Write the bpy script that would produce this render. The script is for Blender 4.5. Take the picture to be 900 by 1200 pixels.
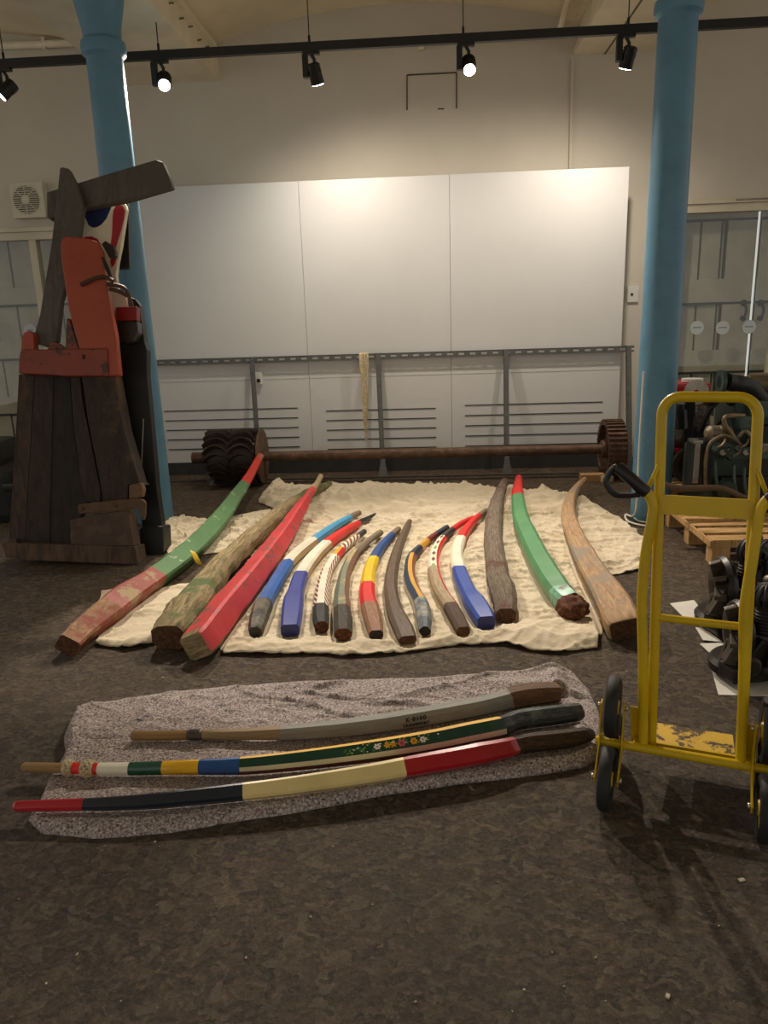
import bpy, bmesh, math, random
from mathutils import Vector, Matrix, noise
for o in list(bpy.data.objects): bpy.data.objects.remove(o)
S = bpy.context.scene; COL = S.collection
# ------------------------------------------------------------------ camera
H, PITCH, YAW, ROLL, F = 1.4, 14.5, 3.6, -1.9, 890.0
RM = Matrix.Rotation(math.radians(YAW),3,'Z') @ Matrix.Rotation(math.radians(90-PITCH),3,'X') @ Matrix.Rotation(math.radians(ROLL),3,'Z')
cd = bpy.data.cameras.new('camera'); cam = bpy.data.objects.new('camera', cd); COL.objects.link(cam)
cam.matrix_world = Matrix.Translation((0,0,H)) @ RM.to_4x4()
cd.sensor_fit = 'VERTICAL'; cd.sensor_height = 36; cd.lens = F/1200*36; cd.clip_start = .02
S.camera = cam
# ------------------------------------------------------------------ world + exposure
w = bpy.data.worlds.new('world'); S.world = w; w.use_nodes = True
w.node_tree.nodes['Background'].inputs[0].default_value = (1.0,.945,.86,1)
w.node_tree.nodes['Background'].inputs[1].default_value = .66
S.view_settings.view_transform = 'Standard'; S.view_settings.look = 'None'
S.view_settings.gamma = 1; S.view_settings.use_curve_mapping = False
S.view_settings.exposure = 0.0
WARM = (1.0,.90,.77)
def spot(parent, loc, target, power, angle=60, blend=.8, size=.04, col=WARM):
    l = bpy.data.lights.new('spot_light','SPOT'); l.energy = power; l.color = col
    l.spot_size = math.radians(angle); l.spot_blend = blend; l.shadow_soft_size = size
    o = bpy.data.objects.new('spot_light', l); COL.objects.link(o)
    o.location = loc; o.rotation_euler = (Vector(target)-Vector(loc)).to_track_quat('-Z','Y').to_euler()
    return o
# ------------------------------------------------------------------ locating points in the room
def ray(x,y): return RM @ Vector(((x-450)/F,(600-y)/F,-1))
CP = Vector((0,0,H))
def G(x,y,z=0.0):
    d = ray(x,y); return CP + d*((z-H)/d.z)
def W(x,y,Y):
    d = ray(x,y); return CP + d*(Y/d.y)
# ------------------------------------------------------------------ materials
def lin(h):
    h = h.lstrip('#'); v = [int(h[i:i+2],16)/255 for i in (0,2,4)]
    return tuple((c/12.92 if c<=.04045 else ((c+.055)/1.055)**2.4) for c in v)+(1,)
class NT:
    def __init__(s,name):
        s.m = bpy.data.materials.new(name); s.m.use_nodes = True; s.t = s.m.node_tree
        s.b = s.t.nodes['Principled BSDF']; s.tc = s.t.nodes.new('ShaderNodeTexCoord')
    def n(s,t,**k):
        x = s.t.nodes.new('ShaderNode'+t)
        for a,v in k.items():
            if a in x.inputs: x.inputs[a].default_value = v
            else: setattr(x,a,v)
        return x
    def l(s,a,b): s.t.links.new(a,b)
    def noise(s,scale,detail=4,rough=.6,coord='Object',stretch=None,dist=0):
        x = s.t.nodes.new('ShaderNodeTexNoise'); x.inputs['Scale'].default_value=scale
        x.inputs['Detail'].default_value=detail; x.inputs['Roughness'].default_value=rough; x.inputs['Distortion'].default_value=dist
        src = s.tc.outputs[coord]
        if stretch:
            mp = s.t.nodes.new('ShaderNodeMapping'); mp.inputs['Scale'].default_value = stretch
            s.l(src,mp.inputs[0]); src = mp.outputs[0]
        s.l(src,x.inputs['Vector']); return x.outputs['Fac']
    def ramp(s,src,stops,const=False):
        r = s.t.nodes.new('ShaderNodeValToRGB'); e = r.color_ramp.elements
        if const: r.color_ramp.interpolation='CONSTANT'
        while len(e)<len(stops): e.new(.5)
        for i,(p,c) in enumerate(stops):
            e[i].position=p; e[i].color = c if len(c)==4 else (*c,1)
        s.l(src,r.inputs[0]); return r.outputs[0]
    def thr(s,src,a,b): return s.ramp(src,[(a,(0,0,0,1)),(b,(1,1,1,1))])
    def mix(s,f,a,b,mode='MIX'):
        x = s.t.nodes.new('ShaderNodeMixRGB'); x.blend_type=mode
        for i,v in enumerate((f,a,b)):
            if hasattr(v,'links'): s.l(v,x.inputs[i])
            else: x.inputs[i].default_value = v
        return x.outputs[0]
    def bump(s,src,strength,dist=.01,prev=None):
        x = s.t.nodes.new('ShaderNodeBump'); x.inputs['Strength'].default_value=strength; x.inputs['Distance'].default_value=dist
        s.l(src,x.inputs['Height']); s.l(x.outputs[0],s.b.inputs['Normal'])
        if prev: s.l(prev,x.inputs['Normal'])
        return x.outputs[0]
    def col(s,c):
        if hasattr(c,'links'): s.l(c,s.b.inputs['Base Color'])
        else: s.b.inputs['Base Color'].default_value = c
    def set(s,rough=.5,metal=0,spec=.5):
        s.b.inputs['Roughness'].default_value=rough; s.b.inputs['Metallic'].default_value=metal
        s.b.inputs['Specular IOR Level'].default_value=spec; return s.m
MC = {}
def plain(c,rough=.5,metal=0,var=.12,scale=12,bump=0,spec=.5):
    k = (c,rough,metal,var,scale,bump,spec)
    if k in MC: return MC[k]
    t = NT('surface_'+c.strip('#')); b = lin(c)
    f = t.noise(scale)
    lo = tuple(x*(1-var*1.6) for x in b[:3])+(1,); hi = tuple(min(1,x*(1+var)) for x in b[:3])+(1,)
    t.col(t.ramp(f,[(.38,lo),(.62,hi)]))
    if bump: t.bump(t.noise(scale*5),bump,.004)
    MC[k] = t.set(rough,metal,spec); return MC[k]
def paint(c,wear='#8a6a4a',amt=.35,rough=.38,scale=14,stretch=None,bump=.25,coat=0):
    """worn gloss paint over wood: chips with a shape of their own"""
    k = ('p',c,wear,amt,rough,scale,stretch)
    if k in MC: return MC[k]
    t = NT('paint_'+c.strip('#')); b = lin(c)
    f = t.noise(6); lo = tuple(x*.8 for x in b[:3])+(1,)
    base = t.ramp(f,[(.3,lo),(.65,b)])
    chips = t.noise(scale,8,.72,stretch=stretch); th = .82-amt*.5
    mask = t.thr(chips,th,th+.03)
    t.col(t.mix(mask,base,lin(wear)))
    t.bump(chips,bump,.003)
    m = t.set(rough,0,.38)
    if coat: t.b.inputs['Coat Weight'].default_value = coat
    MC[k]=m; return m
def wood(c1,c2,rough=.7,scale=5,stretch=(1,1,1),bump=.5,stain=None,coord='UV'):
    k = ('w',c1,c2,rough,scale,stretch,stain,coord)
    if k in MC: return MC[k]
    t = NT('wood_'+c1.strip('#')); 
    f = t.noise(scale,8,.7,coord,stretch,1.2)
    c = t.ramp(f,[(.37,lin(c1)),(.5,tuple((a+b)/2 for a,b in zip(lin(c1),lin(c2)))),(.63,lin(c2))])
    if stain:
        c = t.mix(t.thr(t.noise(3.5,7,.68),.5,.58),c,lin(stain))
    t.col(c); t.bump(f,bump,.006)
    MC[k]=t.set(rough,0,.22); return MC[k]
GRAIN=(2.2,26,1)          # UV: u runs along the timber
# ------------------------------------------------------------------ object helpers
def prop(o,label=None,cat=None,group=None,kind=None):
    if label: o['label']=label
    if cat: o['category']=cat
    if group: o['group']=group
    if kind: o['kind']=kind
    return o
def empty(name,loc=(0,0,0),label=None,cat=None,group=None,rz=0):
    o = bpy.data.objects.new(name,None); COL.objects.link(o); o.location=loc; o.rotation_euler=(0,0,rz); o.empty_display_size=.05
    return prop(o,label,cat,group)
class MB:
    """collects shapes into ONE mesh"""
    def __init__(s): s.v=[]; s.f=[]; s.mi=[]; s.sm=[]; s.uv=[]; s.mats=[]
    def m(s,mat):
        if mat not in s.mats: s.mats.append(mat)
        return s.mats.index(mat)
    def add(s,vs,fs,mat,smooth=False,uvs=None):
        b=len(s.v); s.v+= [Vector(x) for x in vs]; k=s.m(mat)
        for i,f in enumerate(fs):
            s.f.append([b+j for j in f]); s.mi.append(k); s.sm.append(smooth)
            s.uv.append(uvs[i] if uvs else None)
    def box(s,c,d,mat,rot=None,bev=0):
        c=Vector(c); hx,hy,hz=[q/2 for q in d]
        if bev:
            bm=bmesh.new(); bmesh.ops.create_cube(bm,size=1)
            for v in bm.verts: v.co=Vector((v.co.x*d[0],v.co.y*d[1],v.co.z*d[2]))
            bmesh.ops.bevel(bm,geom=bm.edges[:],offset=bev,segments=2,affect='EDGES',profile=.7)
            vs=[v.co.copy() for v in bm.verts]; fs=[[v.index for v in f.verts] for f in bm.faces]; bm.free()
        else:
            vs=[Vector((x,y,z)) for x in(-hx,hx) for y in(-hy,hy) for z in(-hz,hz)]
            fs=[(0,1,3,2),(4,6,7,5),(0,4,5,1),(2,3,7,6),(0,2,6,4),(1,5,7,3)]
        if rot is not None:
            r = rot if isinstance(rot,Matrix) else Matrix.Rotation(rot,3,'Z'); vs=[r@v for v in vs]
        s.add([c+v for v in vs],fs,mat); return s
    def span(s,a,b,mat,bev=0):
        a=Vector(a);b=Vector(b); return s.box((a+b)/2,[abs(q) for q in (b-a)],mat,bev=bev)
    def tube(s,pts,r,mat,n=12,cap=True,smooth=True,closed=False):
        pts=[Vector(p) for p in pts]; N=len(pts); rs=r if isinstance(r,(list,tuple)) else [r]*N
        t0=(pts[1]-pts[0]).normalized(); up=Vector((0,0,1)) if abs(t0.z)<.9 else Vector((1,0,0))
        u=t0.cross(up).normalized(); vs=[]
        for i,p in enumerate(pts):
            if closed: t=(pts[(i+1)%N]-pts[i-1])
            else: t=(pts[min(i+1,N-1)]-pts[max(i-1,0)])
            t.normalize(); u=(u-t*u.dot(t)).normalized(); w_=t.cross(u)
            for k in range(n):
                a=2*math.pi*k/n; vs.append(p+(u*math.cos(a)+w_*math.sin(a))*rs[i])
        fs=[]
        for i in range(N if closed else N-1):
            j=(i+1)%N
            for k in range(n): fs.append((i*n+k,i*n+(k+1)%n,j*n+(k+1)%n,j*n+k))
        s.add(vs,fs,mat,smooth)
        if cap and not closed:
            s.add(vs[:n],[tuple(range(n))[::-1]],mat); s.add(vs[-n:],[tuple(range(n))],mat)
        return s
    def cyl(s,a,b,r,mat,n=24,r2=None,smooth=True): return s.tube([a,b],[r,r if r2 is None else r2],mat,n,True,smooth)
    def lathe(s,prof,mat,c=(0,0,0),axis='Z',n=32,smooth=True):
        c=Vector(c); vs=[]
        for (r,h) in prof:
            for k in range(n):
                a=2*math.pi*k/n; x,y=r*math.cos(a),r*math.sin(a)
                vs.append(c+(Vector((x,y,h)) if axis=='Z' else Vector((h,x,y)) if axis=='X' else Vector((x,h,y))))
        fs=[]
        for i in range(len(prof)-1):
            for k in range(n): fs.append((i*n+k,i*n+(k+1)%n,(i+1)*n+(k+1)%n,(i+1)*n+k))
        s.add(vs,fs,mat,smooth); return s
    def ball(s,c,r,mat,sc=(1,1,1),n=16):
        prof=[(max(1e-4,math.sin(math.pi*i/10))*r,-math.cos(math.pi*i/10)*r) for i in range(11)]
        c=Vector(c); vs=[]
        for (q,h) in prof:
            for k in range(n):
                a=2*math.pi*k/n; vs.append(c+Vector((q*math.cos(a)*sc[0],q*math.sin(a)*sc[1],h*sc[2])))
        s.add(vs,[(i*n+k,i*n+(k+1)%n,(i+1)*n+(k+1)%n,(i+1)*n+k) for i in range(10) for k in range(n)],mat,True); return s
    def prism(s,front,back,mat,side=None):
        """front/back: matching outlines"""
        n=len(front); vs=[Vector(p) for p in front+back]
        s.add(vs,[tuple(range(n)),tuple(range(n,2*n))[::-1]],mat)
        s.add(vs,[(i,(i+1)%n,n+(i+1)%n,n+i) for i in range(n)],side or mat); return s
    def build(s,name,parent=None,world=False,bevel=0,sharp=32):
        me=bpy.data.meshes.new(name); 
        org = parent.matrix_basis.inverted() if (parent is not None and world) else None
        if parent is not None and world and parent.parent is not None: org = parent.matrix_basis.inverted() @ parent.parent.matrix_basis.inverted()
        vs=[org@v if org else v for v in s.v]
        me.from_pydata([tuple(v) for v in vs],[],s.f)
        for mt in s.mats: me.materials.append(mt)
        uvl=me.uv_layers.new(name='UVMap')
        for p in me.polygons:
            p.material_index=s.mi[p.index]; p.use_smooth=s.sm[p.index]
            q=s.uv[p.index]
            if q is None:
                nrm=p.normal; ax=max(range(3),key=lambda i:abs(nrm[i]))
                for li in p.loop_indices:
                    v=s.v[me.loops[li].vertex_index]
                    uvl.data[li].uv = (v.z, v.x) if ax==1 else (v.z,v.y) if ax==0 else (v.x,v.y)
            else:
                for li,c in zip(p.loop_indices,q): uvl.data[li].uv=c
        bm=bmesh.new(); bm.from_mesh(me); bmesh.ops.remove_doubles(bm,verts=bm.verts,dist=1e-6)
        bmesh.ops.recalc_face_normals(bm,faces=bm.faces)
        for e in bm.edges:
            if len(e.link_faces)==2 and e.calc_face_angle(0)>math.radians(sharp): e.smooth=False
        bm.to_mesh(me); bm.free()
        o=bpy.data.objects.new(name,me); COL.objects.link(o)
        if parent is not None: o.parent=parent
        if bevel:
            b=o.modifiers.new('bevel','BEVEL'); b.width=bevel; b.segments=2; b.limit_method='ANGLE'
        return o
def catmull(P,n=6):
    P=[Vector(p) for p in P]; out=[]
    for i in range(len(P)-1):
        a=P[max(i-1,0)];b=P[i];c=P[i+1];d=P[min(i+2,len(P)-1)]
        for k in range(n):
            t=k/n; out.append(.5*((2*b)+(c-a)*t+(2*a-5*b+4*c-d)*t*t+(3*b-a-3*c+d)*t**3))
    out.append(P[-1]); return out
# ================================================================== STRUCTURE
YW = 7.35
tf = NT('floor_stone_chip')
vo = tf.t.nodes.new('ShaderNodeTexVoronoi'); vo.inputs['Scale'].default_value=38; vo.inputs['Randomness'].default_value=1
mp = tf.t.nodes.new('ShaderNodeMapping'); mp.inputs['Scale'].default_value=(1,1.5,1); mp.inputs['Rotation'].default_value=(0,0,.3)
nd = tf.t.nodes.new('ShaderNodeTexNoise'); nd.inputs['Scale'].default_value=14; nd.inputs['Detail'].default_value=5
tf.l(tf.tc.outputs['Object'],nd.inputs['Vector'])
dm = tf.mix(.12,(0,0,0,1),(0,0,0,1)); 
mx = tf.t.nodes.new('ShaderNodeMixRGB'); mx.blend_type='LINEAR_LIGHT'; mx.inputs[0].default_value=.06
tf.l(tf.tc.outputs['Object'],mx.inputs[1]); tf.l(nd.outputs['Color'],mx.inputs[2]); tf.l(mx.outputs[0],mp.inputs[0]); tf.l(mp.outputs[0],vo.inputs['Vector'])
bw = tf.t.nodes.new('ShaderNodeRGBToBW'); tf.l(vo.outputs['Color'],bw.inputs[0])
flake = tf.ramp(bw.outputs[0],[(.22,lin('#33271a')),(.45,lin('#5d4a35')),(.65,lin('#766049')),(.85,lin('#93826a'))])
fine = tf.noise(75,7,.78,dist=.6)
c = tf.mix(.5,flake,tf.ramp(fine,[(.38,lin('#281f15')),(.5,lin('#5e4b37')),(.62,lin('#937b5d'))]))
c = tf.mix(tf.thr(tf.noise(1.1,4,.6),.45,.75),c,tf.mix(.5,c,lin('#5f5343')))
c = tf.mix(tf.thr(tf.noise(150,2,.5),.74,.77),c,lin('#a4967c'))
# scuffed dusty patch with a shape of its own
c = tf.mix(tf.mix(1,tf.thr(tf.noise(2.2,5,.75),.56,.72),tf.thr(tf.noise(30,5,.7),.5,.6),'MULTIPLY'),c,lin('#80735f'))
tf.col(c)
b1 = tf.bump(vo.outputs['Distance'],.6,.02)
b2 = tf.bump(tf.noise(60,9,.8,dist=.5),1.0,.03,b1)
M_floor = tf.set(.62,0,.4)
f = MB(); f.span((-8,-4,-.2),(8,9,0),M_floor); prop(f.build('floor'),kind='structure')
f = MB(); f.span((-6,6.6,0),(2.0,6.64,.012),plain('#3c342c',.8,bump=.5)); prop(f.build('trim_1'),kind='structure')
tw = NT('wall_plaster'); tw.col(tw.ramp(tw.noise(1.3,5),[(.3,lin('#c4bbab')),(.7,lin('#cec5b5'))])); tw.bump(tw.noise(40),.08,.004); M_wall=tw.set(.75)
M_cream = plain('#ded3b8',.6,var=.05,scale=3); M_frame = plain('#cbc1a8',.45,var=.05,scale=3)
zt = 2.25; xl = W(104,300,YW).x; xr = W(789,300,YW).x-.02; ZC = 3.75
m = MB()
m.span((-7,YW,zt),(xl,YW+.3,ZC+.6),M_wall); m.span((xl,YW,0),(xr,YW+.3,ZC+.6),M_wall)
m.span((xr,YW,zt),(5.5,YW+.3,ZC+.6),M_wall); prop(m.build('wall_back'),kind='structure')
# vaulted ceiling between the beams
bx = [(W(146,90,YW).x,W(257,90,YW).x),(W(677,66,YW).x,W(770,66,YW).x)]
M_ceil = plain('#dfd2b4',.8,var=.05,scale=2)
m = MB(); edges=[(-7,bx[0][0]),(bx[0][1],bx[1][0]),(bx[1][1],5.5)]
for a,b in edges:
    n=14; vs=[];fs=[]
    for i in range(n+1):
        t=i/n; z=ZC+.22*(1-(2*t-1)**2)
        vs+= [(a+(b-a)*t,-4,z),(a+(b-a)*t,YW,z)]
    fs=[(2*i,2*i+1,2*i+3,2*i+2) for i in range(n)]
    m.add(vs,fs,M_ceil,True)
m.span((-7,-4,ZC+.5),(5.5,YW,ZC+.56),M_ceil)
prop(m.build('ceiling'),kind='structure')
m_crack = plain('#6b5f48',.9)
for i,(a,b) in enumerate(bx):
    m=MB(); zb = 3.45 if i==0 else 3.5
    m.span((a,-4,zb),(b,YW,ZC+.5),M_cream)
    if i==0:
        m.span((b,-4,ZC-.10),(b+.035,YW,ZC-.07),M_cream)
        for k in range(12): m.box((b+.004,YW-.35-k*.23,ZC-.14-.02*(k%2)),(.008,.11,.012),m_crack,Matrix.Rotation(.35,3,'X'))
    else:
        m.span((a-.05,-4,ZC-.02),(a,YW,ZC+.06),M_cream); m.span((a-.04,-4,zb),(a,YW,zb+.05),M_cream)
        m.span((a+.22,-4,zb-.004),(a+.235,YW,zb),m_crack)
    prop(m.build('trim_%d'%(i+2)),kind='structure')
# hatch outline in the wall
m=MB(); p,q,r_,s_=[W(x,y,YW-.004) for x,y in ((477,88),(535,85),(535,127),(477,129))]
dk=plain('#57503f',.9)
for a,b in ((p,q),(q,r_),(p,s_)): m.tube([a,b],.006,dk,6)
m.tube([s_.lerp(r_,.62),s_.lerp(r_,.75)],.005,dk,6)
prop(m.build('trim_4'),kind='structure')
# glazed openings with boarded doors behind the glass
tg = bpy.data.materials.new('glass'); tg.use_nodes=True; nt=tg.node_tree; nt.nodes.clear()
o_=nt.nodes.new('ShaderNodeOutputMaterial'); mxs=nt.nodes.new('ShaderNodeMixShader'); tr=nt.nodes.new('ShaderNodeBsdfTransparent'); gl=nt.nodes.new('ShaderNodeBsdfGlossy')
gl.inputs['Roughness'].default_value=.02; mxs.inputs[0].default_value=.05; tr.inputs[0].default_value=(.93,.95,.94,1)
nt.links.new(tr.outputs[0],mxs.inputs[1]); nt.links.new(gl.outputs[0],mxs.inputs[2]); nt.links.new(mxs.outputs[0],o_.inputs[0]); M_glass=tg
M_door = plain('#aaa18b',.6,var=.07,scale=4,bump=.1); M_dgap_shadow = plain('#2c2721',.9)
def boarded(idx,x0,x1,z1,Y,pw,rails,stile=.0,stile_w=.22):
    """ledged board door: boards in recessed panels between rails"""
    m=MB(); m.span((x0,Y+.03,0),(x1,Y+.05,z1),M_dgap_shadow)
    k=x0
    while k<x1-.01:
        e=min(k+pw,x1); m.span((k+.009,Y+.012,0),(e-.009,Y+.03,z1),M_door,bev=.003); k=e
    for (a,b) in rails: m.span((x0,Y-.012,a),(x1,Y+.012,b),M_door,bev=.004); m.span((x0,Y-.016,a-.022),(x1,Y+.011,a),M_dgap_shadow)  # dark strip below each rail is the rail's shadow, painted on
    if stile: 
        m.span((x1-stile_w,Y-.014,0),(x1,Y+.014,z1),M_door,bev=.004)
        m.span((x1-stile_w-.022,Y-.002,0),(x1-stile_w,Y+.01,z1),M_dgap_shadow)
    return prop(m.build('door_%d'%idx),kind='structure')
YD=YW+.22
xg = W(884,300,YD).x
d1=boarded(1,xr-.05,xg,2.27,YD,.19,[(.2,.35),(.78,.98),(1.42,1.63),(2.16,2.27)],1,.26)
d2=boarded(2,xg+.045,4.6,2.27,YD,.19,[(.2,.35),(.78,.98),(1.42,1.63),(2.16,2.27)],1,.2)
d3=boarded(3,-5.2,xl+.05,2.27,YD,.23,[(.2,.3),(.55,.72),(1.1,1.28),(1.62,1.78)],0)
tdl=bpy.data.materials.new('daylight'); tdl.use_nodes=True; e=tdl.node_tree.nodes['Principled BSDF']; e.inputs['Emission Color'].default_value=(.32,.56,1,1); e.inputs['Emission Strength'].default_value=3.5
m=MB(); m.span((xg-.02,YD+.3,.0),(xg+.09,YD+.32,2.3),tdl); prop(m.build('window_3'),kind='structure')  # glowing panel added outside, stands in for daylight through the door gap
M_iron = plain('#2b2622',.5,.6)
for pxx in (872,892):
    m=MB(); a=W(pxx,355,YD-.03); b=W(pxx-1,373,YD-.03); mid=(a+b)/2+Vector((0,-.05,0))
    m.tube(catmull([a,mid+Vector((0,0,.03)),mid-Vector((0,0,.03)),b],5),.012,M_iron); m.cyl(a+Vector((0,.02,0)),a,.03,M_iron); m.cyl(b+Vector((0,.02,0)),b,.025,M_iron)
    m.build('door_handle',d1 if pxx==872 else d2)
def window(idx,x0,x1,z1,mulls):
    m=MB(); Y=YW
    m.span((x0-.02,Y-.035,z1-.05),(x1+.02,Y+.05,z1+.02),M_frame,bev=.006)
    m.span((x0-.05,Y-.06,z1+.02),(x1+.05,Y+.03,z1+.06),M_frame,bev=.006)
    m.span((x0+.5,Y-.065,z1+.035),(x0+1.1,Y-.058,z1+.05),plain('#8c8371',.6))
    for x in mulls: m.span((x-.035,Y-.035,0),(x+.035,Y+.05,z1-.05),M_frame,bev=.006)
    m.span((x0,Y-.03,0),(x1,Y+.05,.1),M_frame)
    o=prop(m.build('window_%d'%idx),kind='structure')
    g=MB(); g.span((x0,Y+.005,.1),(x1,Y+.013,z1-.05),M_glass); g.build('glass_pane',o); return o
w1=window(1,-5.2,xl,2.24,[W(49,350,YW).x,-5.1,xl-.03]); w2=window(2,xr+.01,4.6,2.24,[xr+.045,W(912,330,YW).x])
# sticker dots on the glass
M_dot=plain('#b9bfbf',.5,var=.03)
for (x,y) in ((817,384),(847,384),(878,383),(35,387)):
    m=MB(); c0=W(x,y,YW); m.lathe([(.0001,.0),(.062,.0),(.062,-.002),(.0001,-.002)],M_dot,(c0.x,YW+.004,c0.z),'Y',28)
    m.span((c0.x-.035,YW+.0015,c0.z-.003),(c0.x+.035,YW+.0025,c0.z+.005),plain('#5d6a70',.6))
    prop(m.build('glass_marker'),{817:'pale round sticker on the right window, left of the three',847:'pale round sticker on the right window, middle of the three',878:'pale round sticker on the right window below the bright daylight slit',35:'pale round sticker on the left window glass by the timber stack'}[x],'sticker')
# ================================================================== COLUMNS
M_blue = paint('#5c879f','#7fa0b3',.12,.42,scale=9)
def column(cx,cy,label,scrib=False):
    t=empty('cast_iron_column',(cx,cy,0),label,'column')
    m=MB(); m.lathe([(.128,0),(.128,.02),(.112,3.05)],M_blue,n=48); 
    sh=m.build('shaft',t)
    m=MB(); m.lathe([(.112,3.03),(.135,3.05),(.14,3.085),(.135,3.12),(.115,3.14)],M_blue,n=48); m.build('collar_ring',t)
    m=MB(); m.lathe([(.115,3.13),(.12,3.2),(.16,3.38),(.17,3.45)],M_blue,n=48); m.span((-.19,-.19,3.43),(.19,.19,3.47),M_blue,bev=.005); m.build('capital',t)
    if scrib:
        m=MB(); random.seed(3)
        for k in range(9):
            z=.42+k*.02; 
            a=-1.15+random.uniform(-.04,.04); R=.1282
            m.tube([(R*math.cos(a+dx),R*math.sin(a+dx),z+dz) for dx,dz in ((-.05,0),(0,.01),(.04,-.004),(.07,.008))],.0012,plain('#2b3f4e'),5)
        m.build('pencil_marks',t)
    return t
cl=G(182,606); cr=G(760,606)
column(-2.01,5.28,'blue round iron column behind the leaning stack of rudders',True)
column(1.50,5.12,'blue round iron column behind the yellow hand truck')
# ================================================================== DISPLAY BOARD, RAIL
YB=6.92
tb=NT('display_board_white'); tb.col(tb.ramp(tb.noise(1.2),[(.3,lin('#c9c7c3')),(.7,lin('#cfcdc9'))])); M_board=tb.set(.45)
M_white=plain('#d4d2cc',.45,var=.03,scale=3); M_plinth=plain('#2f2e2c',.6)
bl=W(160,300,YB).x-.08; br=W(733,300,YB).x; zb=.12; zt2=2.53
t=empty('display_board',((bl+br)/2,YB,0),'big white panelled display board standing against the back wall','display board')
s1=W(357,350,YB).x; s2=W(528,350,YB).x
for a,b in ((bl,s1),(s1,s2),(s2,br)):
    m=MB(); m.span((a+.0015,YB,zb),(b-.0015,YB+.03,zt2),M_board); m.build('panel',t,True)
m=MB(); m.span((bl,YB+.03,.0),(br-.02,YB+.26,zt2-.01),M_white); m.build('carcass',t,True)
m=MB(); m.span((bl,YB-.004,0),(br,YB+.03,zb-.003),M_plinth); m.build('plinth',t,True)
m=MB(); zz=W(450,441,YB).z; m.span((bl,YB-.002,zz),(br,YB,zz+.004),plain('#a7a49d',.5)); m.build('joint_line',t,True)
M_slot=plain('#1d1b19',.6)
for (xa,xb) in ((195,350),(383,511),(545,705)):
    for k in range(5):
        za=W((xa+xb)/2,480+k*11.3 if xa<500 else 473+k*12,YB).z
        m=MB(); m.span((W(xa,500,YB).x,YB-.005,za-.004),(W(xb,500,YB).x,YB,za+.004),M_slot); m.build('slot',t,True)
M_galv=plain('#62625f',.45,.35,var=.1,scale=25); YR=6.865; YF=6.66
zr=W(450,421,YR).z
t=empty('guard_rail',(0,YF,0),'galvanised slotted rail on thin posts in front of the white board','railing')
x0=W(186,425,YR).x-.15; x1=W(743,412,YR).x
m=MB(); m.span((x0,YR,zr),(x1,YR+.005,zr+.016),M_galv); m.span((x0,YR,zr+.034),(x1,YR+.005,zr+.052),M_galv); m.span((x0,YR,zr+.049),(x1,YR+.04,zr+.052),M_galv)
k=x0
while k<x1: m.span((k,YR+.0002,zr+.015),(min(k+.05,x1),YR+.0048,zr+.035),M_galv); k+=.1
m.build('slotted_top_rail',t,True)
for pa,pb in ((295,304),(443,449),(593,594),(736,738)):
    xa=W(pa,420,YR).x; xb=W(pb,550,YF).x; m=MB()
    for (d0,d1,e0,e1) in ((-.022,.022,-.006,-.001),(-.022,-.017,-.006,.03)):
        A=[Vector((xa+d0,YR+e0,zr+.055)),Vector((xa+d1,YR+e0,zr+.055)),Vector((xb+d1,YF+e0,.01)),Vector((xb+d0,YF+e0,.01))]
        m.prism(A,[q+Vector((0,e1-e0,0)) for q in A],M_galv)
    m.build('post',t,True)
    m=MB(); x=xb; m.prism([(x-.022,YF-.012,.12),(x+.022,YF-.012,.12),(x+.05,YF-.03,0),(x-.05,YF-.03,0)],[(x-.022,YF-.007,.12),(x+.022,YF-.007,.12),(x+.05,YF-.022,0),(x-.05,YF-.022,0)],M_galv)
    m.span((x-.05,YF-.05,0),(x+.05,YF+.02,.006),M_galv); m.build('foot_plate',t,True)
# string skein on the rail
M_string=plain('#cdbb95',.9,var=.15,scale=60)
random.seed(5); m=MB()
for k in range(26):
    x=W(421+random.uniform(0,11),420,YR).x; L=random.uniform(.3,.86)**1; L=min(L,.78)
    xe=W(429,500,YR).x; pts=[(x,YR+.02,zr+.058),(x,YR+.005,zr+.062),(x,YR-.012,zr+.05)]
    for q in range(1,9):
        tt=q/8; pts.append((x+(xe-x)*tt*min(1,L/.5)*.8+random.uniform(-.006,.006),YR-.016-random.uniform(0,.012),zr+.05-L*tt))
    m.tube(pts,.0032,M_string,5)
prop(m.build('string_hank'),'hank of cream string hanging over the slotted rail','string')
# small white box behind the first post, socket
m=MB(); c0=W(304,443,YB); m.box((c0.x,YB-.022,c0.z),(.055,.04,.11),M_white,bev=.005); m.box((c0.x+.0,YB-.044,c0.z-.02),(.03,.008,.03),M_slot)
prop(m.build('junction_box'),'small white junction box low on the display board by the left post','junction box')
m=MB(); c0=W(741,345,YW); m.box((c0.x,YW-.012,c0.z),(.1,.022,.14),M_white,bev=.004); m.box((c0.x-.01,YW-.026,c0.z+.0),(.02,.008,.02),M_slot)
prop(m.build('light_switch'),'white switch plate on the wall between the board and the blue column','switch')
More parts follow.
